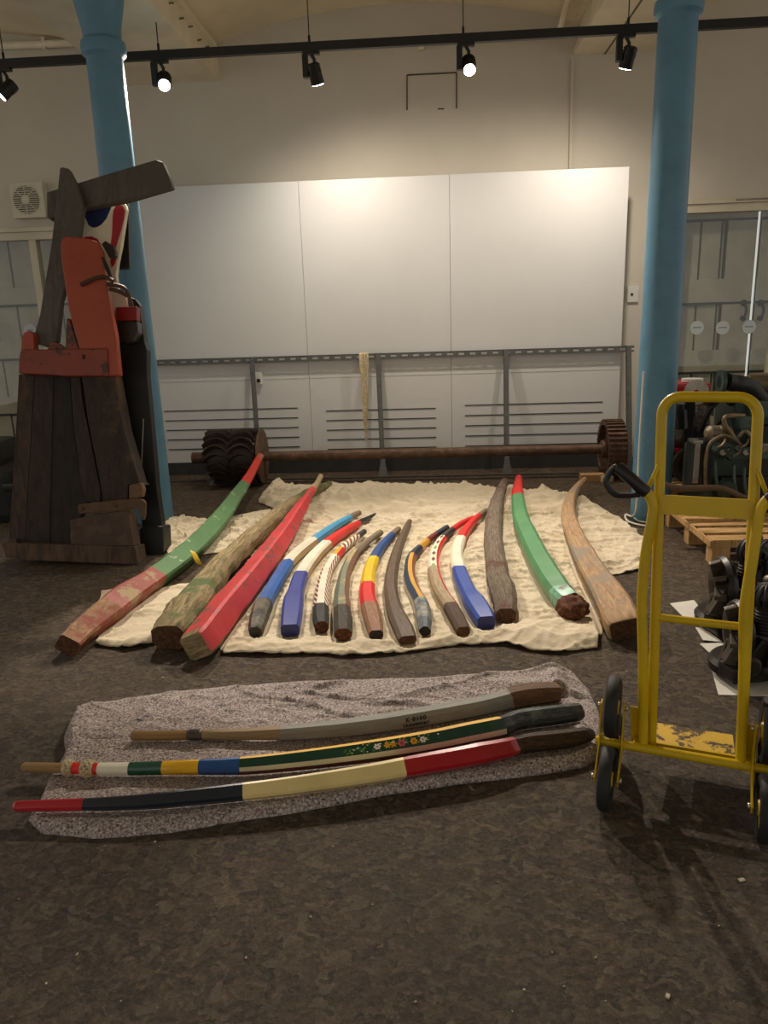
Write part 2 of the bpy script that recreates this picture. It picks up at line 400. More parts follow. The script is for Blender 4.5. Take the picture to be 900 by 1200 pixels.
# conduits
def pipe(name,pts,r,label,mat=M_cream,clips=()):
    t=empty(name,pts[0],label,'pipe'); m=MB(); m.tube(pts,r,mat,10); m.build('pipe',t,True)
    for c0 in clips: m=MB(); m.box(c0,(.03,.05,r*3),mat,bev=.004); m.build('pipe_clip',t,True)
    return t
pipe('conduit',[W(671,68,YW-.02),W(668,205,YW-.02),W(664,300,YW-.02)],.014,'thin cream conduit running down the wall above the board',M_wall)
a=W(-10,54,YW-.05);b=W(175,47,YW-.05); pipe('conduit',[a,b],.03,'cream pipe along the top of the wall behind the left column',M_cream,[W(52,51,YW-.05)])
a=W(492,47,YW-.05);b=W(640,39,YW-.05);c_=W(656,35,YW-.1);d_=W(662,0,6.3); pipe('conduit',[W(493,58,YW-.05),W(494,50,YW-.05),W(499,47,YW-.05),b,c_]+[Vector((c_.x,6.2,3.93))],.026,'cream pipe along the wall top turning across the ceiling',M_cream,[W(511,46,YW-.05),W(539,45,YW-.05)])
# AC vent
t=empty('extractor_fan',W(37,236,YW),'square cream extractor fan on the wall above the left window','fan')
c0=W(37,236,YW); M_fan=plain('#cfc6b0',.45,var=.03)
m=MB(); m.box((c0.x+.012,YW-.05,c0.z),(.31,.1,.31),M_fan,bev=.012); m.build('housing',t,True)
m=MB(); m.lathe([(.0001,-.104),(.12,-.104),(.12,-.1),(.0001,-.1)],plain('#4d463b',.7),(c0.x,YW,c0.z),'Y',32); m.build('fan_opening',t,True)
m=MB()
for k in range(-6,7):
    z=c0.z+k*.018; hw=math.sqrt(max(.0004,.125**2-(k*.018)**2)); m.span((c0.x-hw,YW-.112,z-.004),(c0.x+hw,YW-.104,z+.004),M_fan)
for k in range(4):
    a=math.pi*k/4; m.tube([(c0.x-.125*math.cos(a),YW-.112,c0.z-.125*math.sin(a)),(c0.x+.125*math.cos(a),YW-.112,c0.z+.125*math.sin(a))],.004,M_fan,6)
m.lathe([(.0001,-.118),(.035,-.118),(.04,-.108),(.04,-.104)],M_fan,(c0.x,YW,c0.z),'Y',24); m.span((c0.x-.022,YW-.1195,c0.z-.005),(c0.x+.022,YW-.118,c0.z+.005),M_white)
m.build('grille',t,True)
# ================================================================== TRACK + SPOTS
YT=5.95; M_blk=plain('#12110f',.45,var=.05); M_blk2=plain('#1d1b18',.4,.3,var=.05)
zT=3.24
t=empty('lighting_track',(0,YT,zT),'long black lighting track hung below the ceiling','lighting track')
m=MB(); m.span((-4.2,YT-.02,zT-.027),(3.6,YT+.02,zT+.03),M_blk); m.build('track_bar',t,True)
for px_ in (3,186,363,543,735):
    x=W(px_,60,YT).x; ztop = 3.45 if bx[0][0]<x<bx[0][1] else 3.5 if bx[1][0]<x<bx[1][1] else 3.9
    m=MB(); m.tube([(x,YT,zT+.03),(x,YT,ztop)],.004,M_blk,6); m.cyl((x,YT,zT+.028),(x,YT,zT+.075),.009,M_blk,10); m.build('suspension_wire',t,True)
M_lens_on=bpy.data.materials.new('lamp_on'); M_lens_on.use_nodes=True; e=M_lens_on.node_tree.nodes['Principled BSDF']; e.inputs['Emission Color'].default_value=(1,.93,.8,1); e.inputs['Emission Strength'].default_value=30
M_lens_off=plain('#4a463e',.15)
def lamp(px_,aim,power,ang,label,blend=1,lit=True,size=.05):
    x=W(px_,70,YT).x; z0=zT-.03; c0=Vector((x+.02,YT,z0-.13)); aim=Vector(aim); d=(aim-c0).normalized()
    t=empty('track_spotlight',(x,YT,z0),label,'spotlight','spotlights on the black track')
    m=MB(); m.box((x,YT,z0-.008),(.12,.04,.022),M_blk,bev=.003); m.box((x-.045,YT,z0-.09),(.04,.05,.15),M_blk,bev=.006); m.build('driver_box',t,True)
    m=MB(); m.tube([(x+.0,YT,z0-.015),(x+.02,YT,z0-.05),c0],.012,M_blk,8); m.build('arm',t,True)
    m=MB(); u=d; m.tube([c0-u*.06,c0-u*.055,c0+u*.07,c0+u*.075],[.03,.042,.048,.046],M_blk2,20)
    for k in range(4): m.tube([c0-u*(.045-k*.014),c0-u*(.04-k*.014)],.05,M_blk2,20)
    m.build('lamp_head',t,True)
    m=MB(); m.tube([c0+u*.076,c0+u*.079],.04,M_lens_on if lit else M_lens_off,20); m.build('lens',t,True)
    s=spot(t,c0+u*.12,aim,power,ang,blend,size); s.parent=t; s.matrix_parent_inverse=Matrix.Translation(-Vector(t.location))
    return t
lamp(2,(-5.5,4.8,.6),200,95,'black track spotlight at the far left end of the track',lit=True)
lamp(187,(-.9,2.2,0),420,100,'lit track spotlight just right of the left blue column')
lamp(365,(-.35,YB,1.0),95,150,'dark track spotlight aimed at the board, middle of the track')
lamp(546,(.45,2.6,0),480,100,'brightly glaring track spotlight above the right half of the board')
lamp(733,(1.0,YB,1.0),95,150,'dark track spotlight next to the right blue column, aimed at the board')
#@@REST
# ================================================================== SHAFT WITH DRUM AND GEAR
M_rust=NT('rusty_iron'); f_=M_rust.noise(18,6,.7); M_rust.col(M_rust.ramp(f_,[(.3,lin('#3a2a20')),(.5,lin('#5d4433')),(.7,lin('#7a5a42'))])); M_rust.bump(f_,.4,.004); M_rust=M_rust.set(.6,.35)
M_drum=NT('old_cast_drum'); f_=M_drum.noise(14,6,.7); M_drum.col(M_drum.ramp(f_,[(.3,lin('#2a241e')),(.6,lin('#463a2f')),(.8,lin('#5c4b3b'))])); M_drum.bump(f_,.3,.004); M_drum=M_drum.set(.5,.3)
YS=6.46; zs=.245
sx0=W(226,538,YS).x; sx1=W(735,527,YS).x; t=empty('drive_shaft',((sx0+sx1)/2,YS,0),'long rusty iron shaft on the floor with ridged drum and gear wheel','shaft')
m=MB(); m.cyl((sx0,YS,zs),(sx1-.02,YS,zs),.042,M_rust); m.cyl((sx0,YS,zs),(sx0+.12,YS,zs),.05,M_rust); m.build('shaft_rod',t,True)
da,db=W(247,538,YS).x,W(301,538,YS).x+.03
m=MB(); m.lathe([(.04,da),(.19,da+.01),(.2,da+.03),(.2,db-.03),(.19,db-.01),(.04,db)],M_drum,(0,YS,zs),'X',40)
NR=20
for k in range(NR):
    a0=2*math.pi*k/NR; vs=[]; fs=[]; n=20
    for i in range(n+1):
        u=i/n; x=da-.01+(db-da+.0)*u; sc=abs(math.sin(2*math.pi*u))**.8
        for (r,da_) in ((.19,.0),(.245,-.03),(.245,-.005),(.19,.05)):
            a=a0+.02+da_-.30*sc; vs.append((x,YS+r*math.cos(a),zs+r*math.sin(a)))
    for i in range(n):
        for j in range(4): fs.append((i*4+j,i*4+(j+1)%4,(i+1)*4+(j+1)%4,(i+1)*4+j))
    m.add(vs,fs,M_drum,True)
m.build('ridged_drum',t,True)
m=MB(); m.lathe([(.04,db),(.20,db),(.235,db+.012),(.235,db+.03),(.05,db+.034)],M_rust,(0,YS,zs),'X',40); m.build('drum_flange',t,True)
gx=W(717,527,YS).x; m=MB(); m.lathe([(.205,gx-.075),(.235,gx-.075),(.235,gx+.075),(.205,gx+.075),(.205,gx-.075)],M_rust,(0,YS,zs),'X',48)
m.lathe([(.03,gx-.02),(.21,gx-.02),(.21,gx+.02),(.03,gx+.02)],M_rust,(0,YS,zs),'X',48); m.lathe([(.045,gx-.09),(.075,gx-.09),(.08,gx+.08),(.045,gx+.08)],M_rust,(0,YS,zs),'X',32)
for k in range(36):
    a=2*math.pi*k/36; R_=Matrix.Rotation(a,3,'X'); m.box(Vector((gx,YS,zs))+R_@Vector((0,.24,0)),(.15,.022,.018),M_rust,R_)
m.build('gear_wheel',t,True)
M_pine=wood('#8d6a45','#c39a68',.7,4,GRAIN,.3); 
c0=G(690,554,.02); m=MB(); m.box((c0.x-.02,YS-.13,.03),(.2,.1,.06),M_pine,bev=.004); prop(m.build('wooden_chock'),'flat wooden chock left of the gear wheel','wooden block')
c0=G(708,561,.02); m=MB(); m.box((c0.x+.01,c0.y,.025),(.1,.09,.05),plain('#c2b091',.7),.3,bev=.004); prop(m.build('wooden_chock'),'short pale wooden chock in front of the gear wheel','wooden block')
# ================================================================== TILLERS
PATHS=[]
def tiller(label,st,bands,end,key='y',cf=.26,roll=0,old=0,group='wooden tillers laid out on the sheets',tipcap=None,tiprd=1):
    P=[];
    for s in st:
        cx,cy,w_,h_,lf=s[:5]; p=G(cx,cy,lf+h_/2); P.append((p,w_,h_,lf,(s[0] if key=='x' else s[1]), s[5] if len(s)>5 else 0, s[6] if len(s)>6 else roll))
    n=7; pos=catmull([p[0] for p in P],n); ring=[]
    for i in range(len(P)-1):
        for k in range(n):
            t=k/n; a,b=P[i],P[i+1]; ring.append([a[j]+(b[j]-a[j])*t for j in (1,2,3,4,5,6)])
    ring.append(list(P[-1][1:]))
    data=[(pos[i],*ring[i]) for i in range(len(pos))]
    # rings exactly at the band edges
    ks=[b[0] for b in bands[:-1]]
    for kv in ks:
        for i in range(len(data)-1):
            a,b=data[i],data[i+1]
            if (a[4]-kv)*(b[4]-kv)<0:
                t=(kv-a[4])/(b[4]-a[4]); data.insert(i+1,(a[0].lerp(b[0],t),*[a[j]+(b[j]-a[j])*t for j in range(1,7)])); break
    N=len(data); m=MB(); V=[]; L=0; us=[]; ctr=[]
    rnd=random.Random(int(st[0][0]*7+st[0][1]))
    for i,(p,w_,h_,lf,kk,rd,rl) in enumerate(data):
        T=(data[min(i+1,N-1)][0]-data[max(i-1,0)][0]).normalized()
        Sd=T.cross(Vector((0,0,1))).normalized(); U=Sd.cross(T)
        r=math.radians(rl); Sd,U=Sd*math.cos(r)+U*math.sin(r),U*math.cos(r)-Sd*math.sin(r)
        if i: L+=(p-data[i-1][0]).length
        us.append(L); c_=cf*min(w_,h_); a,b=w_/2,h_/2
        # 16 outline points; groups: 0 top,1 top-right,2 right,3 bottom-right,4 bottom,5 bottom-left,6 left,7 top-left
        o=[(-a+c_,b),(0,b),(a-c_,b),(a-c_/2,b-c_/2),(a,b-c_),(a,0),(a,-b+c_),(a-c_/2,-b+c_/2),(a-c_,-b),(0,-b),(-a+c_,-b),(-a+c_/2,-b+c_/2),(-a,-b+c_),(-a,0),(-a,b-c_),(-a+c_/2,b-c_/2)]
        rg=[]
        for j,(x,y) in enumerate(o):
            an=math.atan2(y/b,x/a); ex,ey=a*math.cos(an),b*math.sin(an)
            x,y=x+(ex-x)*rd,y+(ey-y)*rd
            q=p+Sd*x+U*y
            if old:
                nn=noise.noise(q*9)+.6*noise.noise(q*23)+.4*noise.noise(q*50); q=q+(Sd*x+U*y).normalized()*nn*old
            rg.append(q)
        V.append(rg); ctr.append((p,Sd,U,T,w_,h_,kk))
        PATHS.append((p.x,p.y,max(w_,h_)*.5,p.z-(h_/2*abs(math.cos(math.radians(rl)))+w_/2*abs(math.sin(math.radians(rl))))))
    flat=[v for r in V for v in r]
    def band(k):
        for e,mt in bands[:-1]:
            if k>e: return mt
        return bands[-1][1]
    for i in range(N-1):
        mt=band((data[i][4]+data[i+1][4])/2)
        for j in range(16):
            g=j//2; mm=mt.get(g,mt['d']) if isinstance(mt,dict) else mt
            j2=(j+1)%16; m.add([V[i][j],V[i][j2],V[i+1][j2],V[i+1][j]],[(0,1,2,3)],mm,True,[[(us[i],j/16),(us[i],(j+1)/16),(us[i+1],(j+1)/16),(us[i+1],j/16)]])
    c0=ctr[0]
    m.add(V[0],[tuple(range(16))],end,False,[[((q-c0[0]).dot(c0[1]),(q-c0[0]).dot(c0[2])) for q in V[0]]])
    tm=tipcap or (band(data[-1][4]) if not isinstance(band(data[-1][4]),dict) else end)
    tip=[ctr[-1][0]+(q-ctr[-1][0])*.6+ctr[-1][3]*ctr[-1][4]*.3 for q in V[-1]]
    m.add(V[-1]+tip,[(j,(j+1)%16,16+(j+1)%16,16+j) for j in range(16)]+[tuple(range(16,32))[::-1]],tm,True,None)
    o=m.build('boat_tiller',None,sharp=24); prop(o,label,'tiller',group)
    return o,ctr,V
P_={}
def pt(n,c,**k): P_[n]=paint(c,**k); return P_[n]
W_mossy=wood('#62523a','#ab9870',.85,5,(1.6,9,1),.8,'#5f6a43'); W_grey=wood('#5b5043','#93836c',.75,5,GRAIN,.5); W_dark=wood('#3e2f25','#6d5644',.7,5,GRAIN,.5)
W_pale=wood('#9b8360','#c9b38c',.6,5,GRAIN,.3); W_tan=wood('#8a6c4c','#bb9872',.65,4,(2,14,1),.4,'#8f8170'); W_end=wood('#382619','#6b4a33',.8,8,(6,6,1),.5)
W_burr=wood('#2f1e14','#7a4a2e',.8,9,(6,6,1),1.0); W_grip=wood('#6b5a47','#92806a',.7,5,GRAIN,.3); W_black=wood('#141210','#3a342c',.5,7,(3,5,1),.6)
green=paint('#5b8252',wear='#a8b48a',amt=.42,scale=10,stretch=(1,1,1)); brick=paint('#9c4c40',wear='#a08460',amt=.55,scale=9); redw=paint('#cf4144',wear='#7b5550',amt=.5,scale=11,rough=.42)
redtip=paint('#d13a2c',amt=.2); blue=paint('#2d62ad',wear='#d8d8d0',amt=.28,scale=16); white=paint('#e9e3cc',wear='#a39876',amt=.3); ltblue=paint('#4fa3cf',amt=.2)
indigo=paint('#364291',wear='#8a8fb5',amt=.3,scale=20); indigo_end=paint('#252b63',amt=.1); red=paint('#dc2c28',wear='#8a4a3a',amt=.25); cream=paint('#eadfbb',wear='#b59c66',amt=.25)
blackp=paint('#23211f',wear='#57504a',amt=.4); yellow=paint('#ecc21c',amt=.2); navy=paint('#2c3f70',wear='#56607a',amt=.3)
# T1
t1,_,_=tiller('long green tiller with faded red butt and bright red tip, far left of the row',
 [(79,757,.095,.078,.012),(100,737,.105,.085,.012),(132,712,.125,.10,.012),(150,698,.125,.10,.012),(172,684,.105,.092,.014),(205,660,.115,.095,.02),(232,637,.115,.09,.035),(258,608,.11,.085,.06),(278,580,.09,.08,.10),(290,562,.075,.07,.15,.3),(302,540,.06,.055,.24,1),(305,535,.062,.057,.25,1)],
 [(715,wood('#7b4f3c','#a98560',.7,5,(3,5,1),.5,'#8d4a3c')),(676,brick),(569,green),(540,redtip),(0,paint('#b5604a'))],W_end,roll=-32,cf=.12,old=.003)
t1['label']='long green tiller with faded red butt and bright red tip, far left of the row'
# T2
tiller('thick bare mossy old timber tiller left of the peeling red one',
 [(197,747,.15,.115,.012,.1),(206,735,.175,.13,.012,.2),(222,713,.185,.135,.012,.2),(241,689,.155,.125,.014,.4),(262,662,.135,.115,.02,.6),(280,645,.125,.11,.03,.7),(297,629,.12,.105,.045,.8),(318,610,.11,.095,.06,.8),(340,592,.09,.08,.07,.9),(362,578,.075,.065,.07,1),(386,567,.05,.045,.07,1)],
 [(0,W_mossy)],W_end,old=.011,cf=.25)
# T3
tiller('big peeling red tiller with a rotten mossy butt',
 [(229,758,.115,.11,.012),(236,750,.125,.12,.012),(250,731,.13,.12,.012),(270,706,.13,.12,.014),(290,682,.125,.115,.02),(311,655,.12,.105,.035),(334,624,.10,.095,.06),(349,600,.085,.08,.09,.3),(360,583,.065,.06,.13,.6),(366,574,.055,.055,.15,.9),(371,567,.042,.042,.16,1),(376,558,.045,.045,.175,1)],
 [(752,{'d':W_mossy,1:redw,2:redw}),(738,{'d':W_mossy,0:redw,1:redw,2:redw}),(574,redw),(0,W_pale)],W_mossy,roll=24,cf=.1,old=.004,tipcap=W_pale)
# T4
tiller('tiller banded in blue, white and light blue with a scuffed dark butt',
 [(299,741,.055,.055,.012),(302,730,.075,.072,.012),(308,711,.09,.078,.012),(315,697,.075,.068,.012),(337,661,.07,.062,.014),(353,645,.066,.06,.016),(369,633,.06,.055,.02),(392,617,.052,.05,.03,.3),(411,606,.044,.044,.035,1),(421,601,.038,.038,.035,1)],
 [(709,wood('#1a1815','#3f3930',.4,9,(4,4,1),.5,'#6b6250')),(661,blue),(634,{'d':white,2:W_pale}),(606.5,ltblue),(0,W_grip)],plain('#1f1c19',.5),roll=8)
# T5
tiller('tiller with square indigo butt, then white, red and a pointed black tip',
 [(340,739,.083,.06,.012),(342,722,.095,.066,.012),(344,706,.098,.068,.012),(347,694,.078,.064,.012),(353,675,.075,.062,.014),(366,655,.075,.06,.016),(383,638,.068,.056,.02),(402,624,.055,.05,.03,.2),(421,613,.044,.042,.035,.7),(432,607,.035,.03,.035,1),(440,602,.012,.012,.045,1)],
 [(675,indigo),(638,{'d':white,2:W_pale}),(613.5,red),(0,blackp)],indigo_end,roll=0,cf=.2)
# T6 : pattern along both chamfers
tp=NT('paint_hatched'); uvn=tp.n('SeparateXYZ'); tp.l(tp.tc.outputs['UV'],uvn.inputs[0])
def math_(t,op,a,b=None):
    x=t.t.nodes.new('ShaderNodeMath'); x.operation=op
    for i,v in enumerate((a,b)):
        if v is None: continue
        if hasattr(v,'links'): t.l(v,x.inputs[i])
        else: x.inputs[i].default_value=v
    return x.outputs[0]
ph=math_(tp,'FRACT',math_(tp,'ADD',math_(tp,'MULTIPLY',uvn.outputs[0],15),math_(tp,'MULTIPLY',uvn.outputs[1],10)))
tp.col(tp.mix(math_(tp,'GREATER_THAN',ph,.5),lin('#e6dfc6'),lin('#8c2f25'))); M_hatch=tp.set(.4)
ts=NT('paint_spiral'); us_=ts.n('SeparateXYZ'); ts.l(ts.tc.outputs['UV'],us_.inputs[0])
ph=math_(ts,'FRACT',math_(ts,'ADD',math_(ts,'MULTIPLY',us_.outputs[0],9),math_(ts,'MULTIPLY',us_.outputs[1],2)))
ts.col(ts.ramp(ph,[(0,lin('#e6dfc6')),(.3,lin('#8c2f25')),(.5,lin('#e6dfc6')),(.7,lin('#c8722e')),(.82,lin('#3d3b36'))],True)); M_spiral=ts.set(.4)
tiller('slim white tiller edged with dark red hatching, spiral painted neck',
 [(377,735,.065,.06,.012,.5),(376,725,.08,.066,.012,.3),(376,714,.075,.066,.012),(378,692,.068,.058,.014),(383,671,.064,.055,.016),(391,656,.058,.052,.02),(400,645,.052,.048,.025),(410,636,.046,.042,.03,.6),(419,629,.038,.038,.035,1),(427,623,.036,.036,.035,1)],
 [(714,W_black),(654,{'d':white,1:M_hatch,2:M_hatch,6:M_hatch,7:M_hatch}),(645,{'d':paint('#d9a62a',amt=.2),1:red,2:red}),(629,M_spiral),(0,plain('#2b2926',.45))],W_burr,cf=.3,old=.002)
# T7
ochre=wood('#9c8a58','#b7a57c',.6,6,(3,8,1),.2,'#7b7f68'); ggrn=wood('#5c6759','#6f7566',.6,6,(3,8,1),.2); gbrn=wood('#6b4a3c','#8a6b52',.6,6,(3,8,1),.2)
tiller('slim tiller in worn grey green and ochre with a chipped dark butt',
 [(402,744,.08,.06,.012,.2),(402,728,.09,.068,.012,.2),(401,714,.082,.066,.012),(401,695,.07,.06,.014),(404,674,.066,.056,.016),(411,657,.06,.052,.02),(421,643,.052,.046,.025,.5),(436,631,.042,.04,.03,1),(446,624,.04,.04,.03,1)],
 [(715,wood('#2a241e','#564a3c',.6,8,(4,4,1),.7)),(648,{'d':ochre,6:ggrn,7:ggrn,1:gbrn,2:gbrn}),(0,W_grip)],W_burr,cf=.35,old=.003)
# T8
tiller('tiller banded in red, yellow and navy with a bare brown butt',
 [(441,744,.062,.045,.012),(438,730,.08,.056,.012),(434,714,.086,.064,.012),(431,702,.078,.064,.012),(431,687,.073,.06,.014),(433,670,.07,.056,.016),(438,656,.063,.052,.02),(446,642,.056,.048,.025),(459,627,.042,.042,.03,.8),(467,620,.038,.038,.03,1)],
 [(712,wood('#7a523c','#a37a5b',.6,5,(3,8,1),.3)),(687,red),(656,yellow),(627,paint('#2f4f8a',amt=.2)),(0,W_grip)],W_black,cf=.27)
# T9
tiller('plain dark varnished wooden tiller without paint, middle of the row',
 [(478,750,.078,.04,.012),(473,738,.09,.055,.012),(467,726,.085,.06,.012),(462,714,.075,.06,.012),(459,700,.07,.058,.014),(458,685,.07,.056,.016),(460,667,.065,.053,.018),(465,647,.057,.048,.022),(471,630,.048,.042,.028,.4),(476,619,.042,.038,.03,1),(480,611,.034,.034,.03,1)],
 [(0,wood('#43352a','#79644f',.5,5,GRAIN,.4))],W_end,cf=.3)
# T10
tiller('slim tiller striped navy, mustard and maroon lengthwise, banded tip',
 [(498,740,.052,.05,.012,.2),(497,725,.07,.06,.012,.1),(494,708,.07,.06,.012),(489,698,.06,.056,.012),(483,686,.06,.054,.014),(480,672,.06,.052,.016),(481,658,.058,.05,.018),(485,649,.052,.046,.02),(494,640,.044,.042,.025,.5),(506,630,.04,.04,.03,1),(524,618,.036,.036,.035,1)],
 [(706,wood('#4b545a','#6e777a',.5,8,(4,4,1),.5,'#a09c90')),(652,{'d':paint('#d6a136',amt=.25),6:paint('#38475a',amt=.3),7:paint('#38475a',amt=.3),5:paint('#38475a',amt=.3),1:paint('#8e4f3b',amt=.3),2:paint('#8e4f3b',amt=.3)}),(642,paint('#2c3347',amt=.3)),(634,paint('#cf9c33',amt=.25)),(627,paint('#7b2f25',amt=.3)),(0,paint('#27333f',amt=.3))],W_black,cf=.36,roll=-6)
# T11 diamonds
td=NT('paint_diamonds'); ud=td.n('SeparateXYZ'); td.l(td.tc.outputs['UV'],ud.inputs[0])
uu=math_(td,'MULTIPLY',ud.outputs[0],9); fu=math_(td,'ABSOLUTE',math_(td,'SUBTRACT',math_(td,'FRACT',uu),.5))
fv=math_(td,'ABSOLUTE',math_(td,'SUBTRACT',math_(td,'MULTIPLY',ud.outputs[1],8),.5))
dd=math_(td,'LESS_THAN',math_(td,'ADD',fu,fv),.36)
dc=td.ramp(math_(td,'FRACT',math_(td,'MULTIPLY',math_(td,'FLOOR',uu),.3333)),[(0,lin('#3d4a42')),(.3,lin('#7f9a52')),(.6,lin('#6b3226'))],True)
td.col(td.mix(dd,lin('#e6dfc4'),dc)); M_diam=td.set(.4)
wpal=wood('#8c7658','#b8a282',.6,5,(2,10,1),.3)
tiller('tiller with painted diamonds between red edges and a bare wood butt',
 [(543,740,.06,.045,.012),(537,728,.07,.055,.012),(527,710,.07,.058,.012),(517,695,.066,.056,.014),(511,680,.062,.054,.016),(508,665,.06,.052,.018),(509,650,.056,.048,.02),(514,638,.05,.046,.022),(521,629,.044,.042,.028,.3),(529,622,.042,.042,.03,1),(540,614,.04,.04,.035,1),(554,607,.032,.032,.04,1)],
 [(712,W_dark),(668,{'d':wpal,1:red,2:wpal}),(631,{'d':white,0:M_diam,1:red,2:red,6:red,7:white}),(621,plain('#23221f',.5)),(0,red)],W_end,cf=.24)
# T12
tiller('tiller with large square blue butt, then white and red',
 [(570,730,.082,.065,.012),(563,718,.098,.072,.012),(555,705,.10,.075,.012),(549,696,.08,.068,.012),(543,683,.078,.064,.014),(538,669,.076,.062,.016),(535,650,.070,.058,.02),(540,632,.062,.054,.028),(551,615,.05,.048,.035,.3),(562,604,.04,.04,.04,1),(570,598,.034,.034,.04,1)],
 [(669,paint('#2f4fa6',wear='#8a8fb5',amt=.25,scale=20)),(632,white),(604.5,red),(0,W_grip)],indigo_end,cf=.2)
# T13
tiller('thick rough grey bare timber tiller beside the blue, white and red one',
 [(593,722,.09,.075,.012,.1),(592,708,.11,.09,.012,.1),(589,692,.128,.098,.012,.1),(584,676,.118,.09,.014,.2),(581,656,.115,.09,.02,.4),(578,630,.115,.088,.035,.5),(580,600,.105,.082,.055,.7),(585,580,.085,.07,.07,.9),(592,564,.06,.06,.075,1)],
 [(0,wood('#5a4e43','#8e7e6c',.85,5,(2,12,1),.9,'#6a4c40'))],W_end,cf=.25,old=.006)
# T14
t14,_,_=tiller('green tiller with red tip and a split burr of bare root wood at its butt',
 [(668,706,.10,.09,.012,.2),(659,698,.11,.10,.012,.1),(650,686,.115,.10,.014),(637,665,.115,.098,.02),(623,638,.112,.094,.03),(611,609,.105,.088,.05,.2),(607,584,.09,.08,.08,.4),(607,570,.07,.068,.10,.8),(608,560,.05,.05,.12,1)],
 [(696,paint('#86c3a4',wear='#5a4330',amt=.55,scale=9)),(584,paint('#5c9462',wear='#b5c49a',amt=.22,scale=9)),(0,red)],W_burr,cf=.2,roll=10,old=.003)
m=MB(); c0=G(671,712,.062); bm=bmesh.new(); bmesh.ops.create_icosphere(bm,subdivisions=4,radius=1)
for v in bm.verts:
    n_=noise.noise(v.co*2.2)*.22+noise.noise(v.co*6)*.1; v.co=Vector((v.co.x*.072,v.co.y*.085,v.co.z*.055))*(1+n_)
vs=[c0+v.co for v in bm.verts]; fs=[[v.index for v in f.verts] for f in bm.faces]; bm.free()
m.add(vs,fs,W_burr,True); b_=m.build('root_burr',None,sharp=60); b_.parent=t14
# T15
tiller('long bare tan timber tiller with a wide square butt, far right of the row',
 [(733,738,.13,.095,.012),(729,730,.15,.11,.012),(718,708,.15,.115,.012),(708,692,.135,.11,.014),(697,675,.125,.10,.018),(686,655,.118,.095,.025),(675,632,.108,.088,.035,.2),(667,608,.098,.08,.05,.4),(668,588,.082,.07,.07,.6),(675,573,.06,.055,.085,.9),(685,562,.042,.042,.09,1)],
 [(0,W_tan)],W_end,cf=.12,roll=14,old=.003)
# foreground three -------------------------------------------------
GF='three tillers on the grey felt blanket'
LF=.03
f1,c1,V1=tiller('slim grey bare tiller with stamped lettering, rearmost on the felt blanket',
 [(654,811,.066,.058,LF),(625,813,.072,.066,LF),(602,817,.072,.068,LF),(592,820,.06,.06,LF),(560,828,.058,.058,LF),(500,839,.058,.057,LF),(430,850,.054,.054,LF),(360,857,.048,.048,LF),(290,860,.038,.036,LF,.5),(238,861,.035,.034,LF,1),(234,861,.04,.038,LF,1),(224,861,.04,.038,LF,1),(221,861,.034,.034,LF,1),(200,862,.034,.034,LF,1),(157,862,.034,.034,LF,1)],
 [(598,wood('#4a3526','#7a5a3c',.6,6,(3,6,1),.4)),(330,wood('#6f6d63','#98958a',.5,4,GRAIN,.25)),(236,wood('#7a6448','#a28a66',.55,5,GRAIN,.25)),(222,plain('#3f352b',.5)),(0,wood('#7c5c3a','#a07d52',.6,5,GRAIN,.3))],W_end,key='x',cf=.2,group=GF)
gk=dict(coat=.6)
yel=paint('#f0b71c',amt=.12,**gk); drk=paint('#0f4030',amt=.1,**gk); grw=paint('#c9c3a8',amt=.2,**gk); mar=paint('#5e1f22',amt=.1,**gk)
f2,c2,V2=tiller('yellow and green striped tiller with painted roses and rope knots, on the felt blanket',
 [(680,834,.062,.055,LF),(650,838,.07,.062,LF),(612,843,.07,.062,LF),(596,848,.07,.062,LF,.2),(588,852,.072,.07,LF),(575,855,.074,.072,LF),(550,860,.074,.072,LF),(500,870,.072,.07,LF),(430,881,.066,.066,LF),(360,890,.06,.06,LF),(290,897,.054,.054,LF),(234,899,.047,.047,LF,.5),(191,900,.043,.043,LF,1),(152,901,.041,.041,LF,1),(115,901,.038,.038,LF,1),(80,900,.034,.034,LF,1),(70,900,.032,.032,LF,1),(29,899,.031,.031,LF,1)],
 [(586,wood('#1d1f20','#50544f',.4,7,(3,5,1),.4,'#6d6f68')),(283,{'d':mar,0:yel,7:drk,1:yel,6:grw,5:mar}),(234,paint('#1d4f8c',amt=.12,**gk)),(191,yel),(152,paint('#0e4b36',amt=.1,**gk)),(116,white),(84,red),(0,wood('#7c5c3a','#a98a5c',.6,5,GRAIN,.3))],W_black,key='x',cf=.37,roll=-8,group=GF)
f3,c3,V3=tiller('red, navy and cream tiller with rounded blackened butt, frontmost on the felt blanket',
 [(692,860,.04,.035,LF,.6),(684,862,.06,.05,LF,.4),(660,866,.07,.058,LF,.2),(625,870,.07,.06,LF,.1),(608,873,.064,.056,LF),(590,878,.072,.065,LF),(560,884,.078,.07,LF),(540,888,.076,.069,LF),(473,900,.07,.066,LF),(430,908,.066,.064,LF),(350,920,.06,.06,LF),(285,928,.054,.056,LF),(190,938,.046,.05,LF),(130,942,.04,.044,LF,.2),(99,943,.036,.04,LF,.2),(60,944,.034,.038,LF,.4),(20,945,.032,.034,LF,.6)],
 [(601,wood('#15130f','#5a4028',.45,7,(3,5,1),.5,'#2b2622')),(473,paint('#a8161e',amt=.08,rough=.3,coat=.5)),(285,paint('#e6cf8c',wear='#c4a45c',amt=.15,coat=.5)),(99,paint('#14202c',wear='#8fb0b8',amt=.12,coat=.6)),(0,paint('#b3202a',amt=.15,coat=.4))],W_black,key='x',cf=.42,group=GF)
def frame(c,k):
    for i in range(len(c)-1):
        a,b=c[i],c[i+1]
        if (a[6]-k)*(b[6]-k)<=0 and a[6]!=b[6]:
            t=(k-a[6])/(b[6]-a[6]); return i,t
